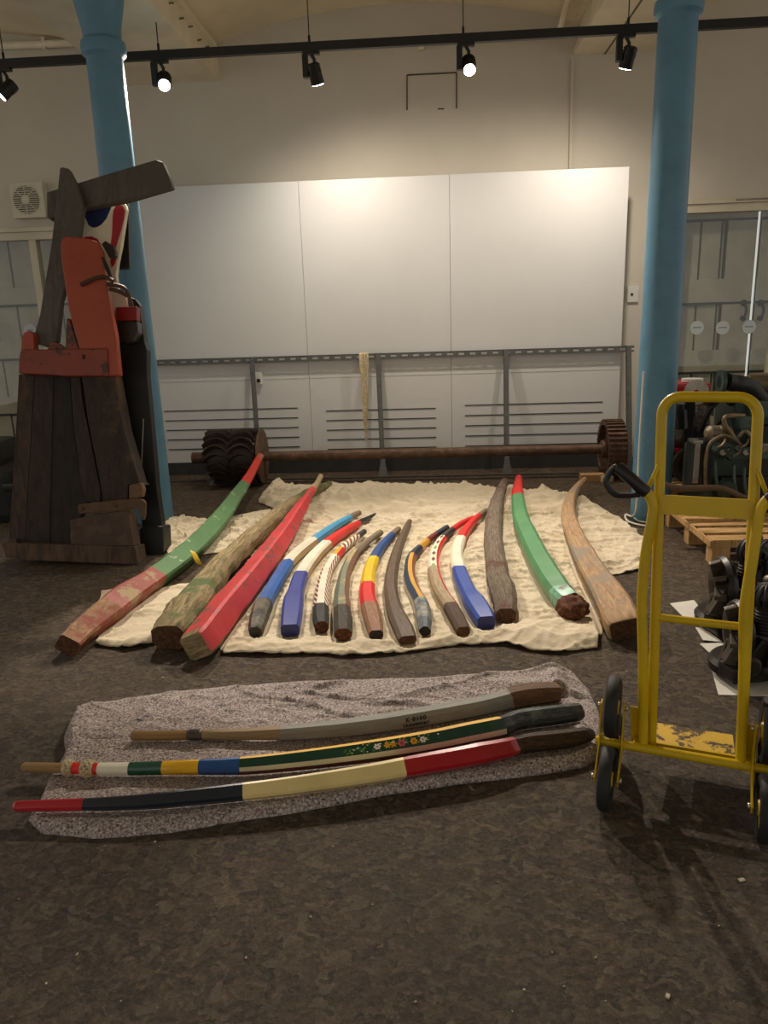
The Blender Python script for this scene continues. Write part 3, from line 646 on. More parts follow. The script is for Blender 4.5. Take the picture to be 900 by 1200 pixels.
def facept(c,V,k,j,v=0.0):
    """point on the face between outline points j and j+1 (v 0..1 across), with axes"""
    i,t=frame(c,k); a=V[i][j].lerp(V[i+1][j],t); b=V[i][j+1].lerp(V[i+1][j+1],t) if j+1<16 else V[i][0].lerp(V[i+1][0],t)
    along=(V[i][j]-V[i+1][j]).normalized(); across=(b-a).normalized(); nn=along.cross(across).normalized()
    if nn.dot((a+b)/2-(c[i][0].lerp(c[i+1][0],t)))<0: nn=-nn
    return a.lerp(b,v),along,across,nn,(b-a).length
# painted roses on the green facet (group 7: outline points 14..16)
random.seed(11); m=MB()
def petal(k,v,r,mat,e=.0006,asp=1):
    j=14 if v<.5 else 15; p,al,ac,nn,L=facept(c2,V2,k,j,(v*2)%1)
    vs=[p+nn*e+al*r*asp*math.cos(6.283*q/9)+ac*r*math.sin(6.283*q/9) for q in range(9)]; m.add(vs,[tuple(range(9))],mat)
lf=[plain(x,.45) for x in ('#6f9a3a','#3f7a3a','#a8b84a')]; wh=plain('#e8e6dc',.4); mg=plain('#8c2838',.4); pk=plain('#c8606a',.4); yo=plain('#e3a81e',.4); rd=plain('#b8331e',.4)
for q in range(60): petal(random.uniform(402,512),random.uniform(.1,.95),random.uniform(.0015,.003),random.choice(lf+[wh]),.0004,1.6)
for kx,cm,r in ((441,wh,.006),(452,yo,.005),(468,mg,.0085),(482,yo,.0075),(493,wh,.006),(459,yo,.0045)):
    r*=1.3; petal(kx,.5,r,cm,.0009)
    for q in range(6):
        petal(kx+3.0*math.cos(q*1.05),.5+.22*math.sin(q*1.05),r*.42,{wh:wh,mg:pk,yo:yo}[cm],.0012)
    petal(kx,.5,r*.35,rd if cm!=mg else mg,.0016)
o=m.build('painted_roses'); o.parent=f2; o['kind']='stuff'; o['label']='painted bouquet of roses and leaves'
M_rope=plain('#c2b08a',.9,var=.2,scale=120,bump=.4)
for xa,xb in ((75,87),(96,113)):
    i,t=frame(c2,(xa+xb)/2); p=c2[i][0].lerp(c2[i+1][0],t); Sd,U,T=c2[i][1],c2[i][2],c2[i][3]; R=c2[i][4]/2+.004
    wd=(G(xb,900,.06)-G(xa,900,.06)).length/2; m=MB()
    for s_ in range(3):
        pts=[]
        for q in range(72):
            th=2*math.pi*q/72*2; ph_=th*1.5+s_*2*math.pi/3
            pts.append(p+(Sd*math.cos(th)+U*math.sin(th))*(R+.0025*math.cos(ph_*2))+T*wd*.75*math.sin(ph_))
        m.tube(pts,.0042,M_rope,7,closed=True)
    o=m.build('turks_head_knot'); o.parent=f2
# stamped lettering on the front facet of the grey tiller
m=MB(); 
def text(body,size,k,j,v,mat):
    cu=bpy.data.curves.new('lettering','FONT'); cu.body=body; cu.size=size; cu.align_x='CENTER'; cu.align_y='CENTER'; cu.extrude=.0004; cu.offset=.0006; cu.space_character=1.15
    p,al,ac,nn,L=facept(c1,V1,k,j,v)
    X=al if al.x>0 else -al; Y=nn.cross(X).normalized()
    if Y.z<0: Y=-Y; 
    Z=X.cross(Y).normalized(); M=Matrix((X,Y,Z)).transposed().to_4x4(); M.translation=p+nn*.0012
    o=bpy.data.objects.new('stamped_lettering',cu); COL.objects.link(o); cu.materials.append(mat); bpy.context.view_layer.update(); me=bpy.data.meshes.new_from_object(o.evaluated_get(bpy.context.evaluated_depsgraph_get())); bpy.data.objects.remove(o); o=bpy.data.objects.new('stamped_lettering',me); COL.objects.link(o); o.matrix_world=M; o.parent=f1; o['kind']='stuff'; return o
ink=plain('#0e0b08',.7)
text('K·8150',.022,484,13,.8,ink) ; text('TRANSPORT',.015,484,12,.55,ink)
# yellow tie on T1
m=MB(); a=G(227,648,.13); b=G(233,660,.08); c_=G(244,664,.05)
pts=catmull([G(224,645,.14),a,b,G(238,663,.05),c_],5); vs=[];n=len(pts)
for i,p in enumerate(pts): w_=.006+.012*math.sin(math.pi*i/(n-1)); vs+=[p+Vector((-w_,0,.004)),p+Vector((w_,0,-.004)),p+Vector((w_,.002,-.006)),p+Vector((-w_,.002,.002))]
m.add(vs,[(i*4+j,i*4+(j+1)%4,(i+1)*4+(j+1)%4,(i+1)*4+j) for i in range(n-1) for j in range(4)],plain('#f0c62e',.5,var=.03),True)
o=m.build('cable_tie'); o.parent=t1; o['label']='yellow tie flapping loose'
# ================================================================== CLOTHS
def poly(pts,n):
    P=[Vector((p[0],p[1],0)) for p in pts]; d=[0]
    for i in range(1,len(P)): d.append(d[-1]+(P[i]-P[i-1]).length)
    out=[]; 
    for k in range(n+1):
        s=d[-1]*k/n; i=0
        while i<len(P)-2 and d[i+1]<s: i+=1
        out.append(P[i].lerp(P[i+1],(s-d[i])/max(1e-9,d[i+1]-d[i])))
    return out
def cloth(name,label,cat,top,right,bottom,left,nu,nv,zf,mat,th=.004,guard=True,seed=0,jag=.012):
    """top: left->right, bottom: left->right, left: top->bottom, right: top->bottom (pixel outlines on the floor)"""
    Wd=lambda L:[G(x,y,.0) for x,y in L]
    T=poly(Wd(top),nu);B=poly(Wd(bottom),nu);Lf=poly(Wd(left),nv);R=poly(Wd(right),nv)
    vs=[]; 
    for j in range(nv+1):
        v=j/nv
        for i in range(nu+1):
            u=i/nu
            p=T[i]*(1-v)+B[i]*v+Lf[j]*(1-u)+R[j]*u-(T[0]*(1-u)*(1-v)+T[nu]*u*(1-v)+B[0]*(1-u)*v+B[nu]*u*v)
            q=Vector((p.x,p.y,seed)); p=p+Vector((noise.noise(q*5),noise.noise(q*5+Vector((9,9,9))),0))*jag
            z=zf(p.x,p.y,u,v)
            if guard:
                for (x,y,hw,zb_) in PATHS:
                    dx=p.x-x
                    if -.25<dx<.25 and -.25<p.y-y<.25:
                        d=math.hypot(dx,p.y-y)
                        if d<hw*1.1: z=min(z,max(.003,zb_-.004))
                        elif d<hw*1.9: z=min(z,max(.003,zb_-.004)+(d-hw*1.1)*1.3)
            vs.append((p.x,p.y,z))
    W_=nu+1; fs=[(j*W_+i,j*W_+i+1,(j+1)*W_+i+1,(j+1)*W_+i) for j in range(nv) for i in range(nu)]
    m=MB(); m.add(vs,fs,mat,True); o=m.build(name,sharp=180); prop(o,label,cat)
    so=o.modifiers.new('thickness','SOLIDIFY'); so.thickness=th; so.offset=-1
    return o
tc_=NT('canvas_sheet'); 
base_c=tc_.ramp(tc_.noise(1.8,5),[(.3,lin('#cdbda0')),(.7,lin('#dccdb2'))]); base_c=tc_.mix(tc_.thr(tc_.noise(40,3,.6),.74,.78),base_c,lin('#8e7f63'))
tc_.col(base_c); b1=tc_.bump(tc_.noise(16,6,.65,dist=1.5),.35,.02); rn=tc_.t.nodes.new('ShaderNodeTexNoise'); rn.noise_type='RIDGED_MULTIFRACTAL'; rn.inputs['Scale'].default_value=4.2; rn.inputs['Detail'].default_value=2.5; rn.inputs['Distortion'].default_value=.8; tc_.l(tc_.tc.outputs['Object'],rn.inputs['Vector']); b1=tc_.bump(rn.outputs['Fac'],.9,.03,b1); tc_.bump(tc_.noise(420,2),.15,.002,b1); M_sheet=tc_.set(.9,0,.2)
def wr(x,y,s,amp,ang=0,str_=2.5):
    ca,sa=math.cos(ang),math.sin(ang); a=(x*ca+y*sa)*s; b=(-x*sa+y*ca)*s*str_
    q=Vector((a,b,3.1)); wq=noise.noise(q*.7)*1.2
    r1=1-abs(noise.noise(Vector((a+wq,b+wq,1.7)))*2.2); r2=1-abs(noise.noise(Vector((a*2.3-wq,b*2.1+wq,8.7)))*2.2)
    return amp*(max(0,r1)**4*.75+max(0,r2)**4*.38)
def edge(u,v,e=.03): return 1
def z_main(x,y,u,v):
    z=.005+wr(x,y,1.8,.036,.3)*(1.15-.7*v)+wr(x,y,3.3,.02,-.5)*(1-.5*v)+wr(x,y,6,.010,1.0)*(1-.6*v)+wr(x,y,8,.007,-.2)*(1-.6*v)
    if v>.93: z+= .016*math.sin((v-.93)/.07*math.pi)*(1+.8*noise.noise(Vector((x*5,0,0))))
    if u>.62: 
        d=(v-.93)/.05; z+= .035*math.exp(-d*d)*min(1,(u-.62)/.08)*(.75+.5*noise.noise(Vector((x*7,y*7,2))))
    return z
sheet=cloth('dust_sheet','large wrinkled cream canvas sheet under the row of tillers','sheet',
 [(322,600),(400,603),(480,606),(560,604),(640,600),(700,603),(728,610)],[(728,610),(740,622),(757,638),(753,668),(714,676),(700,700),(706,742),(702,761)],
 [(252,752),(262,768),(320,769),(380,768),(400,771),(460,768),(540,757),(590,757),(620,764),(660,766),(702,761)],[(322,600),(310,630),(290,660),(275,690),(262,715),(252,752)],
 330,260,z_main,M_sheet)
ef=lambda u,v: min(1,min(u,1-u)/.07,min(v,1-v)/.12)
z_rear=lambda x,y,u,v: .008+(.012+wr(x,y,1.6,.05,.5)*1.1+wr(x,y,3,.026,-.2)+wr(x,y,6,.014,1.0))*ef(u,v)+.02*math.exp(-((v-.9)/.06)**2)
cloth('dust_sheet','rumpled cream sheet at the rear, under the tiller tips','sheet',
 [(314,572),(322,566),(345,574),(370,570),(420,567),(470,568),(560,570),(585,574),(640,578),(700,592)],[(700,592),(708,598),(730,612)],
 [(303,590),(330,600),(400,604),(480,608),(560,608),(640,607),(700,612),(730,612)],[(314,572),(305,583),(303,590)],200,60,z_rear,M_sheet,seed=3,jag=.012)
z_rag=lambda x,y,u,v: .006+(wr(x,y,1.8,.045,.6)+wr(x,y,3,.03,-.6)+wr(x,y,6,.014,1.0))*ef(u,v)
cloth('dust_sheet','crumpled cream rag beside the left blue column','sheet',
 [(190,610),(215,608),(245,611),(280,604),(318,597)],[(318,597),(318,618),(300,640)],[(196,650),(215,655),(243,650),(270,648),(300,640)],[(190,610),(188,630),(196,650)],120,90,z_rag,M_sheet,seed=5,jag=.015)
z_l=lambda x,y,u,v: .004+wr(x,y,2,.02,.9)+wr(x,y,5,.008,.2)+(.02*math.exp(-((v-.95)/.05)**2))
cloth('dust_sheet','smooth cream sheet corner under the far left tillers','sheet',
 [(118,706),(120,694),(165,692),(215,686),(262,682)],[(262,682),(255,705),(248,745)],[(113,757),(150,763),(200,752),(225,752),(248,745)],[(118,706),(116,730),(113,757)],90,70,z_l,M_sheet,seed=7)
# felt blanket
tfe=NT('felt_recycled'); n1=tfe.noise(130,3,.8); n2=tfe.noise(75,4,.75); 
cc=tfe.ramp(n1,[(.36,lin('#5d5256')),(.47,lin('#968985')),(.56,lin('#b3a7a0')),(.66,lin('#ded3c9'))])
cc=tfe.mix(tfe.thr(n2,.59,.63),cc,lin('#3a3336')); cc=tfe.mix(tfe.thr(tfe.noise(28,4,.6),.68,.72),cc,lin('#8d6a66')); cc=tfe.mix(tfe.thr(tfe.noise(95,3,.6),.7,.73),cc,lin('#d9d0c4'))
tfe.col(cc); tfe.bump(tfe.noise(160,4,.8),.5,.006); M_felt=tfe.set(.95,0,.1)
def z_felt(x,y,u,v):
    e=min(1,min(u/.03,(1-u)/.03,v/.06,(1-v)/.07)); z=.024*math.sqrt(max(0,1-(1-e)**2))+.001
    z+=.012*e*(noise.noise(Vector((x*3,y*4,0)))+.6*noise.noise(Vector((x*8,y*10,4))))
    if v<.4: z+=wr(x,y,2.5,.02,.1)*e
    d=((v-.93)/.05); z+=.014*math.exp(-d*d)*e*(.8+.6*noise.noise(Vector((x*4,1,1))))
    # fold running down from the rear right corner
    d=math.hypot((u-.955)/.03,0)+0; z+=.04*math.exp(-((u-(.955-.03*math.sin(v*4)))/.022)**2)*e*min(1,v/.18)*(1-.5*v)
    d=math.hypot((u-.03)/.03,(v-.3)/.3); z+=.03*math.exp(-d*d)*e
    return max(.001,z)
cloth('felt_blanket','speckled grey felt blanket in front with three tillers on it','blanket',
 [(88,842),(100,830),(200,813),(350,801),(500,797),(600,790),(645,784),(672,790)],[(672,790),(692,812),(703,840),(706,870),(702,890)],
 [(34,962),(48,978),(110,983),(200,977),(330,956),(450,933),(560,917),(640,908),(685,900),(702,890)],[(88,842),(75,868),(78,885),(58,915),(45,945),(34,962)],260,110,z_felt,M_felt,th=.0008,seed=9,jag=.006)
# ================================================================== LEANING STACK OF RUDDERS (plane leans back towards the column)
LEAN=.20; Y0=4.27
NB=Vector((0,1,-LEAN)).normalized()
def PL(x,y,off=0.0):
    d=ray(x,y); k=(Y0+off-0)+LEAN*H   # Y = Y0+off + LEAN*z
    t=k/(d.y-LEAN*d.z); return CP+d*t
def slab(m,outline,off,th,mat,side=None):
    fr=[PL(x,y,off) for x,y in outline]; bk=[p+NB*th for p in fr]; m.prism(fr,bk,mat,side)
def cvt(pts,ox,oy,k): return [(ox+x*k,oy+y*k) for x,y in pts]
A1=lambda p: cvt(p,0,160,.26667)
A2=lambda p: cvt(p,0,440,.26667)
A4=lambda p: cvt(p,60,180,.16667)
W_oak=wood('#2b2019','#5a4433',.7,4,(1,12,1),.6,'#3d3025',coord='Object'); 
def zwood(c1,c2,stain=None,rough=.75):
    t=NT('board_'+c1.strip('#')); f=t.noise(2.5,8,.7,'Object',(9,9,1.1),.8)
    c=t.ramp(f,[(.38,lin(c1)),(.62,lin(c2))]); 
    if stain: c=t.mix(t.thr(t.noise(3,5,.65),.52,.68),c,lin(stain))
    t.col(c); t.bump(f,.6,.008); return t.set(rough)
Z1=zwood('#21180f','#483423','#5a412b'); Z2=zwood('#1b140e','#392a1d'); Z3=zwood('#15100b','#2c2219'); Z4=zwood('#1e1710','#3b2d1f','#5a442d')
Zg=zwood('#3f3a32','#5a5348','#4a443a',.6); Zb=plain('#0d0b09',.5,var=.4,scale=8,bump=.3); Zw=zwood('#3b2b20','#5f4735')
RR=paint('#a34a32',wear='#c9a58c',amt=.16,rough=.42,scale=8); RD=paint('#8a4130',wear='#4a3428',amt=.5,rough=.5,scale=9)
def one(name,par,outline,off,th,mat,label=None,bev=.004,side=None):
    m=MB(); slab(m,outline,off,th,mat,side); o=m.build(name,par,True,bevel=bev)
    if label: o['label']=label
    return o
base=PL(95,655,0)
t=empty('boat_rudder',(base.x,base.y,0),'big dark planked rudder with a red wooden head, front of the leaning stack','rudder')
one('plank',t,A2([(82,-5),(152,-5),(137,260),(110,738),(38,738),(62,360)]),.07,.06,Z1)
one('plank',t,A2([(153,-5),(235,-5),(228,300),(218,742),(110,738),(138,260)]),.065,.065,Z2)
one('plank',t,A2([(236,-5),(306,-5),(320,200),(345,400),(388,555),(345,640),(305,742),(219,742),(229,300)]),.07,.06,Z3)
one('plank',t,A2([(307,-5),(350,-5),(362,110),(405,320),(442,505),(442,556),(380,556),(350,430),(325,240)]),.05,.05,Z4)
one('rudder_blade',t,A2([(358,-5),(380,3),(400,-4),(500,-4),(545,240),(612,470),(625,482),(565,480),(560,552),(452,555),(436,450),(412,330),(385,190)]),.02,.13,Z4)
one('end_block',t,A2([(565,482),(618,472),(628,500),(622,535),(566,545)]),.0,.06,plain('#6a4e34',.7,bump=.4),bev=.008)
one('bottom_batten',t,A2([(5,738),(35,736),(592,752),(606,832),(120,812),(25,800)]),-.03,.16,Zw)
one('batten_cleat',t,A2([(35,722),(72,720),(72,742),(35,740)]),-.01,.05,Zw)
m=MB(); slab(m,A2([(340,572),(350,565),(520,546),(612,543),(630,548),(638,562),(637,610),(630,636),(620,632),(612,590),(600,586),(520,592),(360,608),(344,606)]),-.035,.03,plain('#5e4630',.6,.3,bump=.5)); o=m.build('strap_hinge',t,True,bevel=.004)
for (x,y) in ((362,585),(508,570)):
    m=MB(); q=PL(*A2([(x,y)])[0],-.035); m.ball(q,.012,M_rust); bb=m.build('bolt'); bb.parent=o; bb.matrix_parent_inverse=Matrix.Translation(-Vector(t.location))
one('cheek_block',t,A2([(307,636),(440,606),(560,592),(573,660),(586,750),(400,748),(310,741)]),-.015,.10,plain('#4f3a2a',.65,var=.2,bump=.3))
one('cross_beam',t,A1([(92,935),(470,933),(474,1052),(300,1052),(80,1040),(84,960)]),-.03,.10,RD,bev=.006)
m=MB(); q=[PL(*p,-.034) for p in A1([(362,958),(372,958),(372,978),(362,978)])]; m.prism(q,[p+NB*.01 for p in q],plain('#1c1310',.8)); m.build('bolt_hole',t,True)
one('upright',t,A1([(92,938),(94,880),(108,860),(130,852),(146,868),(150,938)]),.0,.06,RR)
one('upright',t,A1([(208,935),(222,905),(250,905),(285,935)]),.0,.06,RD)
one('upright',t,A1([(286,938),(292,800),(302,798),(345,936)]),.0,.06,RD)
one('rudder_head',t,A1([(265,470),(272,448),(290,437),(370,445),(420,458),(442,500),(462,600),(475,690),(485,760),(508,880),(524,1050),(474,1052),(470,934),(350,935),(325,850),(300,760),(283,640),(266,520)]),-.015,.06,RR,bev=.008)
one('head_slot',t,A4([(352,722),(372,728),(405,800),(430,868),(400,858),(378,812)]),-.02,.006,plain('#2a1a12',.8),bev=0)
m=MB()
for pts in (((355,652),(420,622),(462,618),(498,635)),((470,650),(520,655),(555,675),(580,745)),((480,670),(520,680),(560,700))):
    m.tube(catmull([PL(*p,-.03) for p in A1(pts)],5),.012,plain('#4a2c20',.6),8)
m.build('steel_strap',t,True)
# grey tapered post leaning in front of the long timber
o=one('timber_post',None,A1([(262,138),(272,133),(300,140),(335,210),(365,300),(348,430),(300,620),(268,720),(250,900),(207,926),(140,905),(175,780),(225,470),(250,260)]),.055,.05,Zg,bev=.006)
prop(o,'grey tapered timber post standing upright at the left of the leaning stack','timber')
o=one('timber_beam',None,A1([(205,245),(340,205),(470,165),(685,102),(715,112),(740,170),(755,215),(752,222),(560,278),(340,320),(215,362),(207,355)]),.115,.06,Zg,bev=.003)
prop(o,'grey slanting timber beam lying across the top of the leaning stack','timber')
# white, red and blue painted rudder
WH=paint('#e6dcc0',wear='#b3a27a',amt=.2,rough=.35); RE=plain('#a5202a',.35,var=.05); BL=plain('#26325c',.4,var=.05)
t=empty('painted_rudder',tuple(PL(125,440,.25)*1.0)[:2]+(0,),'white rudder board painted with red teardrop and navy curve behind the red head','rudder')
t.location.z=0
one('board',t,A4([(205,415),(222,440),(245,490),(270,514),(295,520),(325,514),(352,498),(385,458),(412,400),(432,350),(450,333),(472,327),(505,337),(522,360),(529,390),(515,480),(490,650),(468,760),(455,850),(470,960),(520,970),(538,1075),(470,1085),(400,1200),(300,1200),(180,600),(190,500)]),.20,.04,WH,'white painted face')
one('navy_panel',t,A4([(222,370),(420,372),(424,420),(352,500),(295,522),(245,494),(222,442)]),.243,.02,BL)
one('red_teardrop',t,A4([(455,368),(480,358),(503,368),(516,400),(512,450),(490,540),(465,620),(445,690),(425,690),(418,640),(428,560),(432,440),(438,395)]),.194,.006,RE,bev=0)
one('red_lobe',t,A4([(215,600),(240,586),(285,582),(325,600),(345,635),(340,660),(215,660)]),.194,.006,RE,bev=0)
one('red_lobe',t,A4([(430,705),(448,700),(458,730),(445,775),(425,800),(415,760)]),.194,.006,RE,bev=0)
o=one('black_board',None,A4([(425,330),(530,318),(541,372),(548,790),(540,806),(440,812),(430,600)]),.27,.03,Zb,bev=.002); prop(o,'narrow black board peeping out behind the white painted rudder','board')
o=one('iron_shoe',None,A4([(352,635),(378,612),(432,645),(450,690),(452,720),(410,735),(385,690)]),.06,.04,plain('#2e241d',.5,.2),bev=.005); prop(o,'dark brown iron shoe wedged beside the red rudder head','fitting')
# black rudder
t=empty('black_rudder',tuple(PL(178,650,.1))[:2]+(0,),'tall black rudder with a red band and heavy foot, right side of the stack','rudder')
one('rudder_blade',t,[(134,372),(150,347),(158,350),(163,357),(167,385),(169,400),(172,410),(172,440),(177,493),(184,573),(190,617),(191,650),(187,655),(173,655),(164,600),(150,500),(138,440)],.22,.07,Zb)
one('red_band',t,A1([(508,750),(600,746),(601,808),(510,812)]),.15,.06,plain('#8c1a1e',.4),'dark red painted band')
one('head_box',t,A1([(512,813),(601,809),(606,860),(590,900),(560,908),(512,905)]),.14,.09,plain('#23241f',.3),bev=.008)
one('heel_block',t,A2([(610,672),(640,660),(714,662),(719,785),(700,803),(645,806),(612,740)]),.17,.16,Zb,bev=.012)
m=MB(); q=[PL(*p,.215) for p in A2([(628,190),(633,190),(622,450),(617,448)])]; m.prism(q,[p+NB*.003 for p in q],plain('#8a8a80',.5)); m.build('scratch_mark',t,True)
# dark machine at the far left
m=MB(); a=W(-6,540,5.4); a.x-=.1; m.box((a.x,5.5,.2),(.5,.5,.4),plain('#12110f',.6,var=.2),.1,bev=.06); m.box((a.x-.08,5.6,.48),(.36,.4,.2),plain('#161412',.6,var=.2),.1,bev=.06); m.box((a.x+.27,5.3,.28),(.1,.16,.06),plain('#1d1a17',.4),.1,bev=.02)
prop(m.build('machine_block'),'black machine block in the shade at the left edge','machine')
# ================================================================== YELLOW STAIR TRUCK
TO=Vector((.511,2.053,0)); TA=math.radians(-19.06); EX=Vector((math.cos(TA),math.sin(TA),0)); EY=Vector((-math.sin(TA),math.cos(TA),0))
YEL=paint('#cbaa08',wear='#6b5413',amt=.12,rough=.36,scale=18,bump=.1); YW_=paint('#d3a92b',wear='#4a3a22',amt=.62,rough=.6,scale=16); RUB=plain('#1b1a19',.7,var=.2); HND=plain('#0f0e0e',.45); STL=plain('#b9b5ac',.3,.8)
t=empty('hand_truck',TO,'yellow tubular stair climbing hand truck with black handles and three wheel clusters','hand truck',rz=TA)
def TL(px,py,n):
    d=ray(px,py); k=((TO+EY*n-CP).dot(EY))/d.dot(EY); p=CP+d*k-TO; return Vector((p.dot(EX),n,p.z))
R_=.0143; Lx,Rx_=.126,.367; n0=.04
def FR(x,z,dn=0.0): return Vector((x-.03*(z-.14), .04+.1*(z-.14)+dn, z))   # the frame leans back a little
m=MB(); r=.05; zt_=1.158
loop=[FR(Lx,.13),FR(Lx,.6),FR(Lx,zt_-r-.01)]
for k in range(0,9): a=math.pi-k/8*math.pi/2; loop.append(FR(Lx+r+r*math.cos(a),zt_-r+r*math.sin(a)))
for k in range(0,9): a=math.pi/2-k/8*math.pi/2; loop.append(FR(Rx_-r+r*math.cos(a),zt_-r+r*math.sin(a)))
loop+=[FR(Rx_,zt_-r-.01),FR(Rx_,.6),FR(Rx_,.13)]
m.tube(loop,R_,YEL,16); m.build('main_frame',t)
for sgn,ax in ((-1,Lx),(1,Rx_)):
    f_=lambda dx,z,dn=-.029: FR(ax+sgn*dx,z,dn)
    prof=((.040,.905),(.026,.888),(.014,.862),(.016,.823),(.030,.723),(.036,.62),(.036,.56),(.028,.4),(.021,.14)) if sgn<0 else ((.040,.905),(.026,.888),(.014,.86),(.010,.823),(.002,.723),(-.008,.63),(-.010,.56),(-.004,.4),(.0,.14))
    m=MB(); m.tube(catmull([f_(dx,z) for dx,z in prof],6),R_,YEL,14); m.build('side_tube',t)
    m=MB(); m.tube([f_(.004,.97,-.01),f_(.018,.935,-.03),f_(.030,.905,-.02)],.006,YEL,10); m.build('brace',t)
    m=MB(); g0=f_(.030,.893,-.03); g1=f_(.113,.966,-.03); m.tube([g0,g0.lerp(g1,.06),g0.lerp(g1,.94),g1],[.014,.018,.018,.014],HND,14)
    h=m.build('handle_grip',t)
    m=MB(); m.tube(catmull([g1,f_(.128,.955,-.03),f_(.142,.925,-.03),f_(.135,.903,-.03),f_(.118,.886,-.03),f_(.085,.885,-.03),f_(.05,.89,-.03)],5),.0085,HND,10); o=m.build('hand_guard'); o.parent=h
def bar4(m,x0,z0,x1,z1,dn,th):
    q=[FR(x0,z0,dn),FR(x1,z0,dn),FR(x1,z1,dn),FR(x0,z1,dn)]; m.prism(q,[p+Vector((0,th,0)) for p in q],YEL)
m=MB(); bar4(m,Lx,.834,Rx_,.888,-.014,.006); m.build('cross_plate',t)
m=MB(); m.tube([FR(Lx,.53),FR(Rx_,.53)],.0115,YEL,12); m.build('cross_bar',t)
m=MB(); m.tube([(-.03,0,.148),(.47,0,.148)],.0135,YEL,14); m.build('axle',t)
for ax,bx_ in ((.06,.115),(.37,.405)):
    m=MB(); m.prism([(ax,n0,.255),(bx_,n0,.255),(bx_,n0,.13),(ax+.01,n0,.13)],[(ax,n0+.004,.255),(bx_,n0+.004,.255),(bx_,n0+.004,.13),(ax+.01,n0+.004,.13)],YEL); m.box(((ax+bx_)/2,.02,.15),(.02,.05,.03),YEL); m.build('gusset_plate',t)
m=MB(); m.prism([(Lx-.014,.058,.114),(Rx_-.008,.045,.114),(Rx_-.012,.235,.108),(Lx+.002,.235,.108)],[(Lx-.014,.058,.108),(Rx_-.008,.045,.108),(Rx_-.012,.235,.102),(Lx+.002,.235,.102)],YW_); m.box((.245,.05,.125),(.235,.006,.04),YEL); m.build('toe_plate',t)
def wheel_cluster(cx,label):
    c=Vector((cx,0,.148)); V3=[Vector((0,-.103,-.056)),Vector((0,.103,-.056)),Vector((0,0.004,.117))]
    for v in V3:
        w0=c+v; m=MB(); R0=.091
        m.lathe([(.055,-.014),(.078,-.019),(.087,-.015),(R0,-.006),(R0,.006),(.087,.015),(.078,.019),(.055,.014)],RUB,w0,'X',36)
        wh_=m.build('wheel',t); m=MB(); m.lathe([(.012,-.018),(.02,-.018),(.024,-.009),(.056,-.007),(.06,-.012),(.06,.012),(.056,.007),(.024,.009),(.02,.018),(.012,.018)],YEL,w0,'X',28); o=m.build('wheel_hub'); o.parent=wh_
    for s_ in (-1,1):
        m=MB(); x=cx+s_*.03; out=[]
        for v in (V3[2],V3[1],V3[0]):
            a=math.atan2(v.z,v.y); 
            for da in (.12,-.12): out.append((x,(v.length+.014)*math.cos(a+da),.148+(v.length+.014)*math.sin(a+da)))
            b=a-math.pi/3; out.append((x,.026*math.cos(b),.148+.026*math.sin(b)))
        m.prism([Vector(p) for p in out],[Vector(p)+Vector((s_*.004,0,0)) for p in out],YEL); pl=m.build('cluster_plate',t)
        for v in V3:
            m=MB(); q=Vector((x+s_*.004,v.y,.148+v.z)); m.cyl(q,q+Vector((s_*.008,0,0)),.008,STL,8); o=m.build('bolt'); o.parent=pl
wheel_cluster(.015,''); wheel_cluster(.425,'')
# ================================================================== PALLETS
M_pal=wood('#9a7448','#d0a873',.75,3.5,(1,10,1),.4,'#b58f5e',coord='Object')
M_pal=wood('#8f6b40','#d2aa74',.75,3.5,(1.2,9,1),.4,None)
def pallet(x0,y0,w_,d_,label,rz=0.0,zt_=.144):
    t=empty('wooden_pallet',(x0,y0,0),label,'pallet',rz=rz)
    for i in range(3):
        m=MB(); m.span((0,i*(d_-.09)/2,.1),(w_,i*(d_-.09)/2+.09,.122) if False else (w_,i*(d_-.09)/2+.09,.122),M_pal,bev=.003) 
        m.build('stringer_board',t)
        for k in range(3):
            m=MB(); m.span((k*(w_-.1)/2,i*(d_-.09)/2,.0),(k*(w_-.1)/2+.1,i*(d_-.09)/2+.09,.1),M_pal,bev=.004); m.build('block',t)
    for k in range(6):
        m=MB(); y=k*(d_-.1)/5; m.span((0,y,.122),(w_,y+.1,.144),M_pal,bev=.003); m.build('deck_board',t)
    m=MB(); m.span((-.012,0,.104),(0,d_,.140),M_pal,bev=.003); m.build('edge_board',t)
pallet(1.55,4.10,1.2,.85,'nearer pine pallet beneath the green engine')
pallet(1.68,5.42,1.3,.8,'farther pine pallet beneath the small red engine')
# ================================================================== ENGINES
GR=plain('#26352b',.45,.2,var=.25,scale=10,bump=.2); GR2=plain('#3c4f47',.45,.2,var=.2,scale=10); BK=plain('#100f0e',.5,.1,var=.3); BK2=plain('#211e1b',.35,.3,var=.3,scale=20,bump=.2); AL=plain('#7f7868',.4,.6,var=.15,scale=20,bump=.2); BR=plain('#7c6a4c',.4,.4,var=.2); CH=plain('#b8b4a8',.2,.9); TAN=plain('#6e5f4b',.5,.2,var=.2,bump=.2); GRY=plain('#8d8778',.5,.3)
YE=4.72
def Q(x,y,dy=0): return W(x,y,YE+dy)
def bx2(m,x0,y0,x1,y1,dy,th,mat,Yb=None,bev=.008):
    a=W(x0,y0,(Yb or YE)+dy); b=W(x1,y1,(Yb or YE)+dy); m.span((a.x,a.y,min(a.z,b.z)),(b.x,a.y+th,max(a.z,b.z)),mat,bev=bev)
t=empty('marine_engine',(Q(880,590).x,YE+.1,.144),'large dark green marine engine on the nearer pallet behind the hand truck','engine')
def part(name,fn,par=None,label=None):
    m=MB(); fn(m); o=m.build(name,par or t,True)
    if label: o['label']=label
    return o
